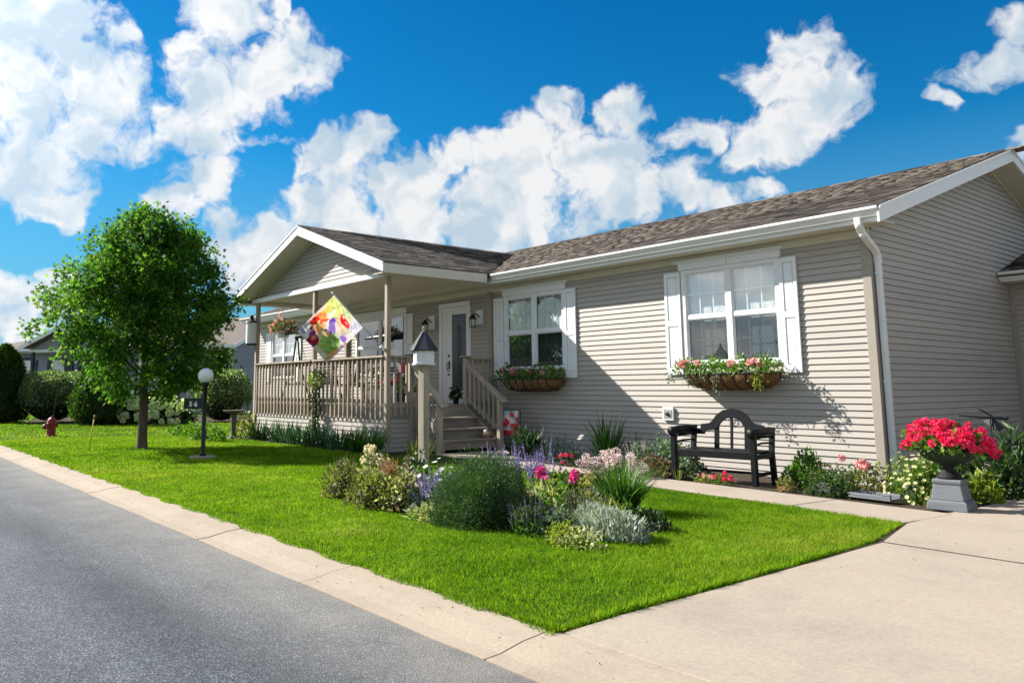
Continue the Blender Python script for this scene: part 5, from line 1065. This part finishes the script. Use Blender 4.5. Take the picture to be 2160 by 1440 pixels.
AP = [(-3.16, .13), (-3.21, .06), (-3.15, .07), (-3.1, .01), (-3.03, -.03), (-3.02, .06), (-2.96, .1), (-2.85, .19), (-2.78, .18), (-2.7, .21), (-2.62, .23), (-2.84, .12), (-2.75, .12), (-2.65, .13), (-2.57, .16), (-2.51, .18), (-2.42, .18), (-2.37, .19), (-2.64, .07), (-2.53, .1), (-2.35, .11), (-2.34, .07), (-2.24, .08), (-2.18, .06), (-2.15, 0), (-2.88, -.09), (-2.83, .01), (-2.35, .02)]
hp = np.array([(x+.345+2.45, -2.48+2.12+random.uniform(-.08, .08), z+.075) for x, z in AP]); hp[:, 2] = np.maximum(hp[:, 2], .04); heads(al, ALL, hp, .062)
stems(al, L_strap, np.stack([hp[:, 0]*.45+.05, RS.normal(.02, .05, len(hp)), np.zeros(len(hp))], 1), hp, .008); straps(al, L_strap, 120, .22, .28, .012, .3)
t = plant('grey_sage', 'grey blue sage with pale flower spikes left of the bench', 'flowers', -3.05, -1.05); leaves(t, L_grey, 500, .40, .4, .34, .055, .02, up=.9); n = 26; P, q = dome(n, .36, .3, .25, .3); spikes(t, L_grey, P_allium, P, nrm(q*.4+[0, 0, 1.]), .32*(.6+.5*RS.rand(n)), .5, 16, .014)
t = plant('grey_green_bush', 'pale grey green leafy bush at the left end of the bench', 'bush', -2.42, -1.15); leaves(t, L_grey, 800, .60, .5, .48, .055, .028); leaves(t, L_bright, 300, .58, .48, .46, .05, .026, 'green_leaves'); core(t, L_dark, .42, .36, .3)
t = plant('coral_bells', 'bronze and brown leaved mound by the left bench leg', 'plant', -1.98, -2.02); leaves(t, L_bronze, 800, .60, .42, .24, .05, .034, up=.4); leaves(t, L_grey, 140, .55, .4, .25, .04, .02, 'pale_leaves')
t = plant('under_bench_plant', 'grey green low plant under the front of the bench', 'plant', -1.62, -1.75); leaves(t, L_grey, 330, .42, .34, .27, .045, .024); leaves(t, L_green, 260, .46, .36, .24, .045, .024, 'green_leaves')
t = plant('red_dianthus', 'small red and pink bedding flowers in front of the bench', 'flowers', -.94, -2.10); leaves(t, L_bright, 220, .30, .18, .10, .035, .014); heads(t, GER, [(.03, 0, .14), (-.08, -.02, .09), (.12, -.03, .09), (.05, -.05, .07), (-.02, .02, .10)], .026); heads(t, GERP, [(-.13, -.03, .08), (.16, 0, .07)], .020)
t = plant('pink_bedding_flowers', 'low pale pink and yellow bedding flowers left of the red ones', 'flowers', -1.22, -2.08); leaves(t, L_yel, 160, .28, .18, .08, .03, .014); heads(t, GERP, [(-.08, 0, .085), (.02, -.02, .075), (.09, 0, .08), (-.03, .03, .09)], .018)
t = plant('grass_sprout', 'two thin bright grass sprouts below the left of the bench', 'plant', -1.55, -2.15); straps(t, L_yel, 9, .03, .20, .012, .1, up=2.2); straps(t, L_yel, 7, .02, .18, .012, .1, 'second_sprout', 2.2, 4, (-.22, -.02, 0))
t = plant('leafy_green_bush', 'bright green round leafy bush right of the bench', 'bush', -.38, -1.25); leaves(t, L_bright, 950, .52, .5, .36, .06, .028, up=.6); core(t, L_dark, .38, .36, .22)
t = plant('apricot_rose', 'small plant with apricot yellow blooms at the sidewalk edge right of the bench', 'rose', -.17, -2.05); leaves(t, L_olive, 280, .26, .24, .14, .035, .02); P, q = dome(14, .26, .24, .14, .85); petals(t, P_rust, P, q+[.2, -.4, .6], .024, 7)
t = plant('low_rose_bush', 'low dark rose bush at the sidewalk edge without blooms', 'rose', .32, -2.02); leaves(t, L_green, 850, .62, .36, .30, .042, .022); leaves(t, L_bronze, 110, .62, .36, .31, .035, .018, 'young_leaves', shell=.8); core(t, L_dark, .5, .26, .18)
t = plant('pink_rose', 'rose bush with two pink blooms near the corner of the house', 'rose', .52, -1.70); leaves(t, L_olive, 700, .56, .46, .32, .045, .024); leaves(t, L_yel, 160, .5, .4, .34, .04, .02, 'young_leaves'); heads(t, PROSE, [(.05, -.12, .385), (.08, -.13, .335), (.02, -.14, .35), (-.20, -.05, .40)], .036)
t = plant('coreopsis', 'bushy pale yellow daisies by the downspout left of the urn', 'flowers', 1.06, -1.72); leaves(t, L_bright, 1100, .60, .52, .46, .06, .011, up=1.1, shell=.3); leaves(t, L_yel, 500, .58, .5, .46, .06, .012, 'bright_leaves', up=1.1, shell=.6); core(t, L_green, .36, .3, .28)
P, q = dome(190, .66, .58, .47, .80); fn = q+[.1, -.35, .65]; petals(t, P_pyel, P, fn, .020, 8); discs(t, L_gold, P, fn, .006)
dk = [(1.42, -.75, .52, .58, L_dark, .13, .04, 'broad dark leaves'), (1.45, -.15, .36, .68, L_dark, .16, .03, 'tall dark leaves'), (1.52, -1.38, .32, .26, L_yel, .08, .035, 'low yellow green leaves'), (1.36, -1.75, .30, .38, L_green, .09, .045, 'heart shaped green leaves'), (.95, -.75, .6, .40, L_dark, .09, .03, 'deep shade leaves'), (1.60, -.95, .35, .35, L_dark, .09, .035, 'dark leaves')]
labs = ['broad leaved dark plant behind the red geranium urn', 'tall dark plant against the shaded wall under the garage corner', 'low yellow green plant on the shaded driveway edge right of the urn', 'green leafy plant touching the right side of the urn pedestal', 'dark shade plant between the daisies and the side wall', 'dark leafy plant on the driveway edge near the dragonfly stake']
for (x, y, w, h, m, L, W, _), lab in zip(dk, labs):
    t = plant('shade_plant', lab, 'plant', x, y, 0, 'shade plants along the side wall'); leaves(t, m, 330, w, w*.9, h, L, W, up=.5); leaves(t, L_green, 70, w, w*.9, h, L, W, 'outer_green_leaves', up=.5, shell=.8)  # some mid-green leaves mixed into the outer layer

# ---- geraniums in the urn
leaves(urn, L_bright, 520, .66, .66, .22, .055, .05, 'geranium_leaves', up=.5, off=(0, 0, .53), shell=.6); core(urn, L_dark, .46, .46, .15, 'soil_and_stems', off=(0, 0, .52))
P, q = dome(118, .74, .74, .28, .95, .02, .05); P[:, 2] += .525; heads(urn, GER, P[P[:, 2] > .575], .040, 'geranium_bloom')
heads(urn, GER, [(.26, .26, .56), (.30, .22, .60), (.33, .24, .52)], .05, 'geranium_bloom')

# ---- plants at the porch skirt
for i, (x, y, m, n, L, lab) in enumerate([(-12.3, -2.85, L_blue, 46, .50, 'dark iris clump at the far porch corner post'), (-11.1, -2.88, L_blue, 60, .52, 'dark iris clump left of the vine, nearer the far corner'), (-10.2, -2.92, L_blue, 60, .52, 'dark iris clump at the foot of the flowering vine'), (-9.35, -2.95, L_blue, 60, .52, 'dark iris clump right of the flowering vine'), (-8.55, -2.98, L_blue, 46, .48, 'dark iris clump before the sunlit daylilies')]):
    t = plant('iris_clump', lab, 'iris', x, y, 0, 'iris clumps along the porch skirt'); straps(t, m, n+14, .30, L, .036, .10, up=1.7); leaves(t, L_dark, 160, .8, .4, .22, .06, .02)
    P = RS.normal(0, .22, (4, 3))*[1, .6, 0]+[0, -.1, .12]; petals(t, P_white, P, P*0+[.3, -.5, .5], .024, 5)
for x, y, lab in ((-7.95, -2.95, 'sunlit daylily clump along the porch skirt, left of its pair'), (-7.38, -2.95, 'sunlit daylily clump beside the near porch corner post')):
    t = plant('daylily', lab, 'daylily', x, y, 0, 'daylilies at the near porch corner'); straps(t, L_strap, 95, .13, .56, .024, .28)
t = plant('corner_hydrangea', 'white flowered plant beside the bird bath at the far porch corner', 'flowers', -12.75, -3.05); leaves(t, L_yel, 420, .5, .5, .5, .08, .03); P, q = dome(26, .55, .5, .58, .85); heads(t, SED, P, .045)
for i, (x, y, h) in enumerate([(-15.1, -3.8, .22), (-14.6, -3.65, .28), (-14.1, -3.72, .24), (-13.5, -3.85, .36), (-12.95, -4.05, .26), (-12.35, -3.9, .30)]):
    t = plant('hosta', ['small hosta farthest from the bird bath with an orange flower before it', 'second hosta from the far end of the row behind the lamp post', 'third hosta from the far end of the row behind the lamp post', 'tallest hosta of the row, just beside the lamp post', 'hosta right of the lamp post in front of the bird bath', 'hosta at the foot of the bird bath'][i], 'hosta', x, y, 0, 'hostas in a row on the lawn'); leaves(t, L_bright, 150, .44, .40, h, .10, .05, up=.5, shell=.4)
    if i == 0: petals(t, P_orange, np.array([[.05, -.25, .08], [.12, -.22, .06]]), np.array([[0, -1, .5]]*2), .04, 5)
t = plant('pale_grass_tuft', 'tuft of tall yellow green grass left of the birdhouse post', 'grass', -5.15, -3.55); straps(t, L_yel, 34, .14, .44, .016, .12, up=2.); leaves(t, L_green, 90, .3, .25, .16, .05, .015)
vine = thing('flowering_vine', 'climbing vine with pale yellow blooms on the middle porch post', 'vine', (-10.05, -2.68, 0))
zz = RS.rand(620)**.8*1.55; P = np.stack([.06*np.sin(zz*5)+RS.normal(0, .07+.08*np.clip(zz-1., 0, 1), 620)+.12*np.clip(zz-.9, 0, 1), RS.normal(-.03, .05, 620), zz], 1); np_obj('foliage', leaf_v(P, rnd_dir(620, -.3), .07*(.6+.8*RS.rand(620)), .04), LEAF_F, L_dark, vine)
leaves(vine, L_yel, 260, .52, .30, .34, .06, .034, 'bloom_leaves', off=(.06, -.06, 1.15), full=True); P, q = dome(46, .50, .30, .32, .8, full=True); P += [.06, -.06, 1.17]; petals(vine, P_pyel, P, q+[.2, -.6, .4], .03, 6)
b = MB(); b.tube([(0, 0, 0), (.03, -.02, .4), (-.04, 0, .8), (.05, -.03, 1.3)], [.012, .01, .009, .005], 6); b.build('stem', M_bark, vine)
# ---- potted plants on the porch
hb = thing('hanging_basket', 'white hanging basket of pink and dark purple flowers under the porch ceiling', 'hanging basket', (-13.93, -1.62, 2.45))
MB().lathe([(0, 0), (.15, 0), (.20, .19), (.21, .20), (.19, .20), (0, .17)], 20).build('pot', m_bh, hb, smooth=False); b = MB()
for k in range(3): a = k*2.094; b.tube([(.2*math.cos(a), .2*math.sin(a), .2), (0, 0, .62), (0, 0, .84)], .005, 4)
b.build('chain', m_gutter, hb); leaves(hb, L_green, 420, .85, .75, .30, .07, .035, off=(0, 0, .12)); leaves(hb, L_bronze, 300, .80, .7, .3, .06, .04, 'dark_leaves', off=(.22, 0, .1)); P, q = dome(40, .75, .7, .34, .85); P += [-.06, 0, .14]; heads(hb, GERP, P[:26], .045)
for x, y, lab, hh in ((-7.85, -1.95, 'dark leafy potted plant with white flowers at the top of the steps', .55), (-8.6, -2.2, 'dark leafy potted plant behind the near corner railing', .75), (-8.2, -.45, 'small black pot of white flowers on the porch floor by the front door', .30)):
    t = thing('potted_plant', lab, 'potted plant', (x, y, .827), 0, 'potted plants on the porch'); s = hh/.55
    MB().lathe([(0, 0), (.09*s, 0), (.13*s, .22*s), (.14*s, .24*s), (.12*s, .24*s), (0, .21*s)], 16).build('pot', m_black if hh != .75 else m_bh, t); leaves(t, L_dark, 260, .42*s, .42*s, .34*s, .07, .035, off=(0, 0, .2*s)); P, q = dome(14, .42*s, .42*s, .34*s, .85); P[:, 2] += .22*s; petals(t, P_white, P, q+[.3, -.5, .4], .03, 6)
# ---- window boxes
m_coco = mat('coco_liner', (.20, .11, .05), .95, .4, 25., (1, 1, 1), .8, 60., .1)
def window_box(x0, x1, zt, lab, seed, trail):
    random.seed(seed); t = thing('window_box', lab, 'window box', ((x0+x1)/2, -.05, zt), 0, 'flower boxes under the front windows'); L = x1-x0; b = MB(); n = 26; m = 9; vs = []
    for i in range(n+1):
        u = -1+2*i/n; e = (1-abs(u)**5)**.5 if abs(u) < 1 else .0; e = max(e, .25)
        for j in range(m):
            a = math.pi*j/(m-1)*.5; bul = 1+.06*abs(math.sin((u+1)*4*math.pi))
            vs.append((u*L/2*(.93+.07*math.cos(a)), -.02-.34*math.cos(a)**.7*e*bul, -.22*math.sin(a)*e*bul))
    b.add(vs, [(i*m+j, i*m+j+1, (i+1)*m+j+1, (i+1)*m+j) for i in range(n) for j in range(m-1)]); b.add([(-L/2, -.02, -.01), (L/2, -.02, -.01), (L/2*.95, -.30, -.01), (-L/2*.95, -.30, -.01)], [(0, 1, 2, 3)]); b.build('liner', m_coco, t, smooth=True)
    for k in range(9):
        u = -1+2*(k+.0)/8; e = max((1-abs(u*.98)**5)**.5, .3); MB().tube([(u*L/2*.985, -.02-.355*math.cos(a)**.7*e, -.232*math.sin(a)*e) for a in np.linspace(0, math.pi/2, 8)], .008, 6).build('iron_band', m_black, t)
    MB().tube([(-L/2, -.01, 0), (-L/2*.97, -.31, 0), (-L/4, -.378, 0), (L/4, -.378, 0), (L/2*.97, -.31, 0), (L/2, -.01, 0)], .010, 6).build('rim_rod', m_black, t)
    for k in range(7):
        x = -L/2+L*(k+.5)/7; leaves(t, random.choice((L_bright, L_green, L_bright)), 150, .32, .44, .20+.08*random.random(), .055, .032, 'foliage', off=(x, -.23, -.01))
    for k in range(10): x = random.choice((-.55, -.3, -.22, .35, .45, .1))*L*.8+random.uniform(-.05, .05); inst('geranium_bloom', GERP, t, (x, -.30+random.uniform(-.09, .05), random.uniform(.10, .19)), (random.random()*3, 0, random.random()*6), (.052*random.uniform(.8, 1.2),)*3)
    for x, nn, ll in trail:
        P = np.stack([RS.normal(x, .05, nn), RS.normal(-.385, .025, nn), .03-RS.rand(nn)**1.5*ll], 1); np_obj('trailing_leaves', leaf_v(P, rnd_dir(nn, -1.), .05*(.6+.7*RS.rand(nn)), .022), LEAF_F, L_yel if x > .4 else L_grey, t)
    straps(t, L_yel, 22, .08, .32, .014, .25, 'fern_fronds', 1.6, 4, (L*.36, -.15, 0)); straps(t, L_bright, 12, .06, .26, .012, .25, 'fern_fronds', 1.6, 4, (-L*.38, -.15, 0)); return t
window_box(-2.82, -1.22, 1.345, 'coco lined window box of pink geraniums and ferns under the sunlit right window', 3, ((-.05, 46, .38), (-.55, 60, .2), (.60, 70, .24), (-.30, 40, .14), (-.86, 50, .16)))
window_box(-7.0, -5.42, 1.315, 'coco lined window box of pink geraniums under the shaded left window', 5, ((-.1, 40, .2), (-.45, 50, .2), (.2, 40, .12), (-.80, 120, .30)))
# ================================================================ neighbours and background
m_grey = mat('grey_siding', (.245, .265, .295), .55, .06, 2., tint=.04); m_navy = mat('navy_paint', (.022, .034, .052), .5); m_roofn = mat('tan_shingle', (.17, .145, .128), .9, .25, 14., (1, 1, 3), .3, 50., .15)
nb = thing('neighbour_house', 'grey sided neighbour house with dark shutters and tan roof beyond the maple', 'house', (-30.1, 3.6, 0), math.radians(35.3))
clapboards(nb, (0, 0, 0), (1, 0, 0), (0, -1, 0), 0, 35, lambda z: (-14.2, -.08), m=m_grey, single=True)
clapboards(nb, (0, 0, 0), (0, 1, 0), (1, 0, 0), 0, 54, lambda z: (.08, 8.6) if z < 3.1 else ((.08+(z-3.1)/.36, 8.6-(z-3.1)/.36) if (z-3.1)/.36 < 4.1 else None), m=m_grey, single=True)
MB().box(-.09, .02, -.02, .09, 0, 3.1).build('corner_post', m_white, nb)
b = MB(); b.add([(-14.6, -.45, 3.15), (.35, -.45, 3.15), (.35, 4.3, 4.86), (-9.4, 4.3, 4.86), (-14.6, 9.05, 3.15), (.35, 9.05, 3.15), (-14.6, -.45, 3.07), (.35, -.45, 3.07), (.35, 4.3, 4.78), (-14.6, 9.05, 3.07), (.35, 9.05, 3.07)], [(0, 1, 2, 3), (0, 3, 4), (3, 2, 5, 4), (6, 7, 1, 0), (7, 8, 2, 1), (8, 10, 5, 2), (4, 9, 6, 0), (9, 4, 5, 10), (6, 9, 10, 8, 7)]); b.build('roof', m_roofn, nb)
for s in (1, -1):
    Y = lambda y: y if s > 0 else 8.6-y
    b = MB(); b.prism([(.352, Y(y), z) for y, z in ((-.46, 3.14), (4.3, 4.85), (4.3, 4.67), (-.46, 2.96))], (.352, 0, 0), (.38, 0, 0)); b.build('rake_board', m_white, nb)
MB().box(-14.6, .34, -.50, -.452, 3.02, 3.14).build('gutter', m_white, nb); MB().box(-14.5, .3, -.44, -.02, 2.95, 2.98).build('soffit', m_cream, nb)
b = MB(); b.tube([(-.02, -.40, 3.0), (-.02, -.12, 2.85), (.05, -.06, 2.75), (.05, -.06, .1)], .05, 6); b.build('downspout', m_white, nb)
for xc in (-11.75, -9.78, -3.1, -1.15):
    z0, z1, w = (1.45, 2.60, .72) if xc < -4 else (1.08 if xc < -2 else 1.45, 2.45 if xc < -2 else 2.75, .85)
    f = MB(); f.box(xc-w/2, xc-w/2+.07, -.04, .0, z0, z1); f.box(xc+w/2-.07, xc+w/2, -.04, .0, z0, z1); f.box(xc-w/2+.07, xc+w/2-.07, -.04, .0, z1-.07, z1); f.box(xc-w/2+.07, xc+w/2-.07, -.04, .0, z0, z0+.07); f.box(xc-w/2+.07, xc+w/2-.07, -.035, .0, (z0+z1)/2-.025, (z0+z1)/2+.025); f = f.build('window', m_white, nb)
    MB().box(xc-w/2+.071, xc+w/2-.071, -.026, -.02, z0+.071, z1-.071).build('pane', m_glass_dark if xc > -4 else m_blind, f)
    MB().box(xc-w/2-.1, xc+w/2+.1, -.05, -.005, z1+.01, z1+.16).build('window_header', m_navy, nb)
    for s in (-1, 1): MB().box(xc+s*(w/2+.17)-.15, xc+s*(w/2+.17)+.15, -.045, -.005, z0-.05, z1).build('shutter', m_navy, nb)
d = MB(); d.box(-5.1, -4.2, -.05, -.0, .60, 2.65); d.build('door', m_white, nb)
# its porch: gable, posts, deck and white balusters
MB().box(-9.9, -2.1, -2.0, -.03, .0, .55).build('porch_deck', m_grey, nb)
for x in (-9.5, -7.2, -6.8, -5.6): MB().box(x-.06, x+.06, -1.98, -1.86, .55, 2.90).build('porch_post', m_navy, nb)
XC, HW2 = -7.6, 2.3
for s in (1, -1):
    X = lambda q: XC+s*q
    b = MB(); b.prism([(X(HW2), -2.4, 3.12), (X(HW2), .3, 3.12), (X(0), 3.0, 4.08), (X(0), -2.4, 4.08)][::s], (0, 0, 0), (0, 0, -.06)); b.build('porch_roof', m_roofn, nb)
    b = MB(); b.prism([(X(HW2+.02), -2.42, 3.12), (X(0), -2.42, 4.08), (X(0), -2.42, 3.90), (X(HW2+.02), -2.42, 2.94)][::-s], (0, 0, 0), (0, -.03, 0)); b.build('rake_board', m_white, nb)
b = MB(); b.prism([(XC-HW2+.3, -1.98, 3.01), (XC+HW2-.3, -1.98, 3.01), (XC, -1.98, 3.90)], (0, 0, 0), (0, .06, 0)); b.build('gable_wall', m_grey, nb)
MB().box(XC-HW2+.25, XC+HW2-.25, -2.02, -1.85, 2.90, 3.01).build('porch_beam', m_white, nb)
for x0, n in ((-4.5, 23),):
    for i in range(n): MB().box(x0+i*.10, x0+i*.10+.045, -2.0, -1.965, .55, 1.65).build('baluster', m_white, nb)
    MB().box(x0, x0+n*.10, -2.01, -1.955, 1.651, 1.71).build('top_rail', m_white, nb)
far = thing('far_house', 'pale far house with low dark edged roof at the left edge of the picture', 'house', (-50.2, -6.8, 0), math.radians(52))
MB().box(-9, 0, 0, 8, 0, 3.0).build('wall', m_bh, far)
b = MB(); b.prism([(-9.4, -.5, 3.0), (-9.4, 4, 4.75), (-9.4, 8.5, 3.0), (-9.4, 8.5, 2.9), (-9.4, 4, 4.65), (-9.4, -.5, 2.9)], (-9.4, 0, 0), (.4, 0, 0)); b.build('roof', m_roofn, far)
MB().box(-9.4, .4, -.56, -.50, 2.88, 3.0).build('gutter', m_white, far); MB().tube([(-2.2, 2.4, 4.0), (-2.2, 2.4, 4.75)], .07, 8).build('vent_pipe', m_dark, far); MB().box(-6, -5, -.03, 0, 1.2, 2.4).build('window', m_dark, far)
b = MB(); b.add([(-5.6, 1.0, 3.70), (-1.2, 1.0, 3.70), (-1.2, 3.0, 4.48), (-5.6, 3.0, 4.48)], [(0, 1, 2, 3)]); o = b.build('roof_panel', m_navy, far); o.modifiers.new('t', 'SOLIDIFY').thickness = .08

def conifer(name, lab, x, y, w, h, n, prof, seed):
    t = thing(name, lab, 'shrub', (x, y, 0)); z = h*(RS.rand(n)**.85); a = RS.rand(n)*6.283; R = np.interp(z/h, *prof)*w/2*(1+.07*np.sin(a*5+z*3+seed)+.05*np.sin(a*11-z*5)); r = R*(.80+.22*RS.rand(n))
    P = np.stack([r*np.cos(a), r*np.sin(a), z], 1); D = nrm(np.stack([np.cos(a)*.7, np.sin(a)*.7, np.full(n, 1.1)], 1)+RS.normal(0, .35, (n, 3)))
    np_obj('foliage', leaf_v(P, D, .15*(.6+.8*RS.rand(n)), .055, .2), LEAF_F, L_thuja, t, np.clip(RS.normal(.45, .22, n), 0, 1))
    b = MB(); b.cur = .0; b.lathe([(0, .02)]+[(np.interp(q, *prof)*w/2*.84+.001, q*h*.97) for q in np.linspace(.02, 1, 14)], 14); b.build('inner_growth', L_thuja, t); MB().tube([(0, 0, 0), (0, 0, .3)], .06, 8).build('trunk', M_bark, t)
conifer('arborvitae', 'dark columnar arborvitae at the left edge beside the rounded hedge shrub', -26.95, -6.0, 1.55, 2.65, 6500, ([0, .05, .3, .6, .85, 1], [.75, .95, 1, .88, .55, .06]), 1)
conifer('arborvitae', 'dark broad arborvitae between the rounded hedge shrub and the hydrangeas', -22.96, -3.75, 1.62, 3.05, 7500, ([0, .08, .22, .45, .75, 1], [.7, 1, 1, .78, .4, .05]), 2)
def hedge(lab, x, y, w, d, h):
    t = thing('rounded_shrub', lab, 'shrub', (x, y, 0), 0, 'clipped shrubs before the neighbour house'); n = 8500
    q = RS.normal(size=(n, 3)); q[:, 2] = np.abs(q[:, 2])*1.1-.35; q = nrm(q); sq = (np.abs(q)**3.2).sum(1)**(-1/3.2); P = q*sq[:, None]*np.array([w/2, d/2, h/2])*(1+.05*np.sin(q[:, :1]*9)+.05*np.sin(q[:, 1:2]*11+2))*(.9+.14*RS.rand(n, 1)); P[:, 2] = np.clip(P[:, 2]+h/2, .03, None)
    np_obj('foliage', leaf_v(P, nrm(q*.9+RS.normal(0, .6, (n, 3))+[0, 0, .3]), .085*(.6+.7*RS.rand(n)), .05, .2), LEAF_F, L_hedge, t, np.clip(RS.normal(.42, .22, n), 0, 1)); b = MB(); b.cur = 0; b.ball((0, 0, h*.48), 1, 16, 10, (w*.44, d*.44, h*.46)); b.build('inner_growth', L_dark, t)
L_hedge = leafmat('leaf_hedge', [(.035, .070, .024), (.09, .15, .05), (.21, .27, .11), (.42, .44, .26)], .45, .35, 1.5, .5)
hedge('wide rounded hedge shrub behind the fire hydrant', -26.4, -4.5, 2.3, 2.1, 1.72); hedge('rounded hedge shrub behind the white globe lamp', -22.75, .30, 1.95, 1.8, 1.75)
hy = thing('hydrangea_row', 'row of white and lime mophead hydrangeas behind the maple trunk', 'hydrangea', (-22.35, -2.25, 0), .93)
leaves(hy, L_dark, 1500, 2.55, 1.15, .92, .16, .10, full=False, shell=.6); leaves(hy, L_green, 500, 2.55, 1.15, .92, .15, .09, 'outer_green_leaves', shell=.8)  # greener leaves scattered over the outer shell
P = []; 
for i in range(64):
    x = random.uniform(-1.27, 1.27); zz_ = random.uniform(.10, .88); P.append((x, -.62*math.sqrt(max(.05, 1-(x/1.4)**2))*(1-.45*zz_)-.10, zz_))
heads(hy, HYD, P, .115)
sg = thing('number_sign', 'small dark sign with white house number 56 by the hydrangeas', 'sign', (-21.05, -1.32, 0), math.radians(62))
MB().box(-.30, .30, -.012, .012, .50, .86).build('board', mat('dark_green_sign', (.012, .03, .026), .6), sg, bevel=.01); MB().tube([(.34, 0, 0), (.34, 0, 1.0), (-.26, 0, 1.0), (-.27, 0, .98)], .012, 6).build('hanger', m_white, sg)
for x in (-.2, .2): MB().tube([(x, 0, .861), (x, 0, 1.0)], .005, 4).build('hook', m_white, sg)
tx = bpy.data.curves.new('house_number', 'FONT'); tx.body = '56'; tx.size = .23; tx.extrude = .006; tx.align_x = 'CENTER'; tx.offset = .006; tx.materials.append(m_white); pass
for ch, xo in (('5', -.08), ('6', .08)):
    tx.body = ch; to = bpy.data.objects.new('digit', tx); COL.objects.link(to); bpy.context.view_layer.update(); me = bpy.data.meshes.new_from_object(to.evaluated_get(bpy.context.evaluated_depsgraph_get())); bpy.data.objects.remove(to)
    dg = inst('house_number_digit', me, sg, (xo, -.022,   .59), (math.pi/2, 0, 0))
bpy.data.curves.remove(tx)
bt = thing('bare_tree', 'thin sparse tree rising behind the neighbour roof at far left', 'tree', (-58., -10.5, 0)); b = MB(); b.tube([(0, 0, 0), (.1, 0, 2.5), (.1, .1, 5.6)], [.12, .08, .03], 7); TP = []
for i in range(34):
    z0 = random.uniform(2.2, 5.2); a = i*2.4; l = random.uniform(.7, 1.7); p = Vector((.1, .05, z0)); q = p+Vector((math.cos(a)*l*.7, math.sin(a)*l*.7, l*.75)); b.tube([p, p.lerp(q, .5)+Vector((0, 0, .1)), q], [.03, .02, .008], 5, False); TP += [p.lerp(q, s) for s in (.5, .7, .85, 1)]
b.build('trunk', M_bark, bt); TP = np.array(TP); k = RS.randint(0, len(TP), 420); np_obj('crown', leaf_v(TP[k]+RS.normal(0, .22, (420, 3)), rnd_dir(420), .14, .09), LEAF_F, L_bronze, bt)
t = thing('street_tree', 'small tree on the far side of the street opposite the front windows', 'tree', (-14.8, -28., 0)); h = 5.2; P, q = dome(5200, h*.75, h*.75, h*.75, .45, full=True); P[:, 2] += h*.26
np_obj('crown', leaf_v(P, rnd_dir(5200, -.2), .34*(.6+.7*RS.rand(5200)), .24), LEAF_F, L_maple, t); MB().tube([(0, 0, 0), (0, 0, h*.5)], [.2, .1], 8).build('trunk', M_bark, t)
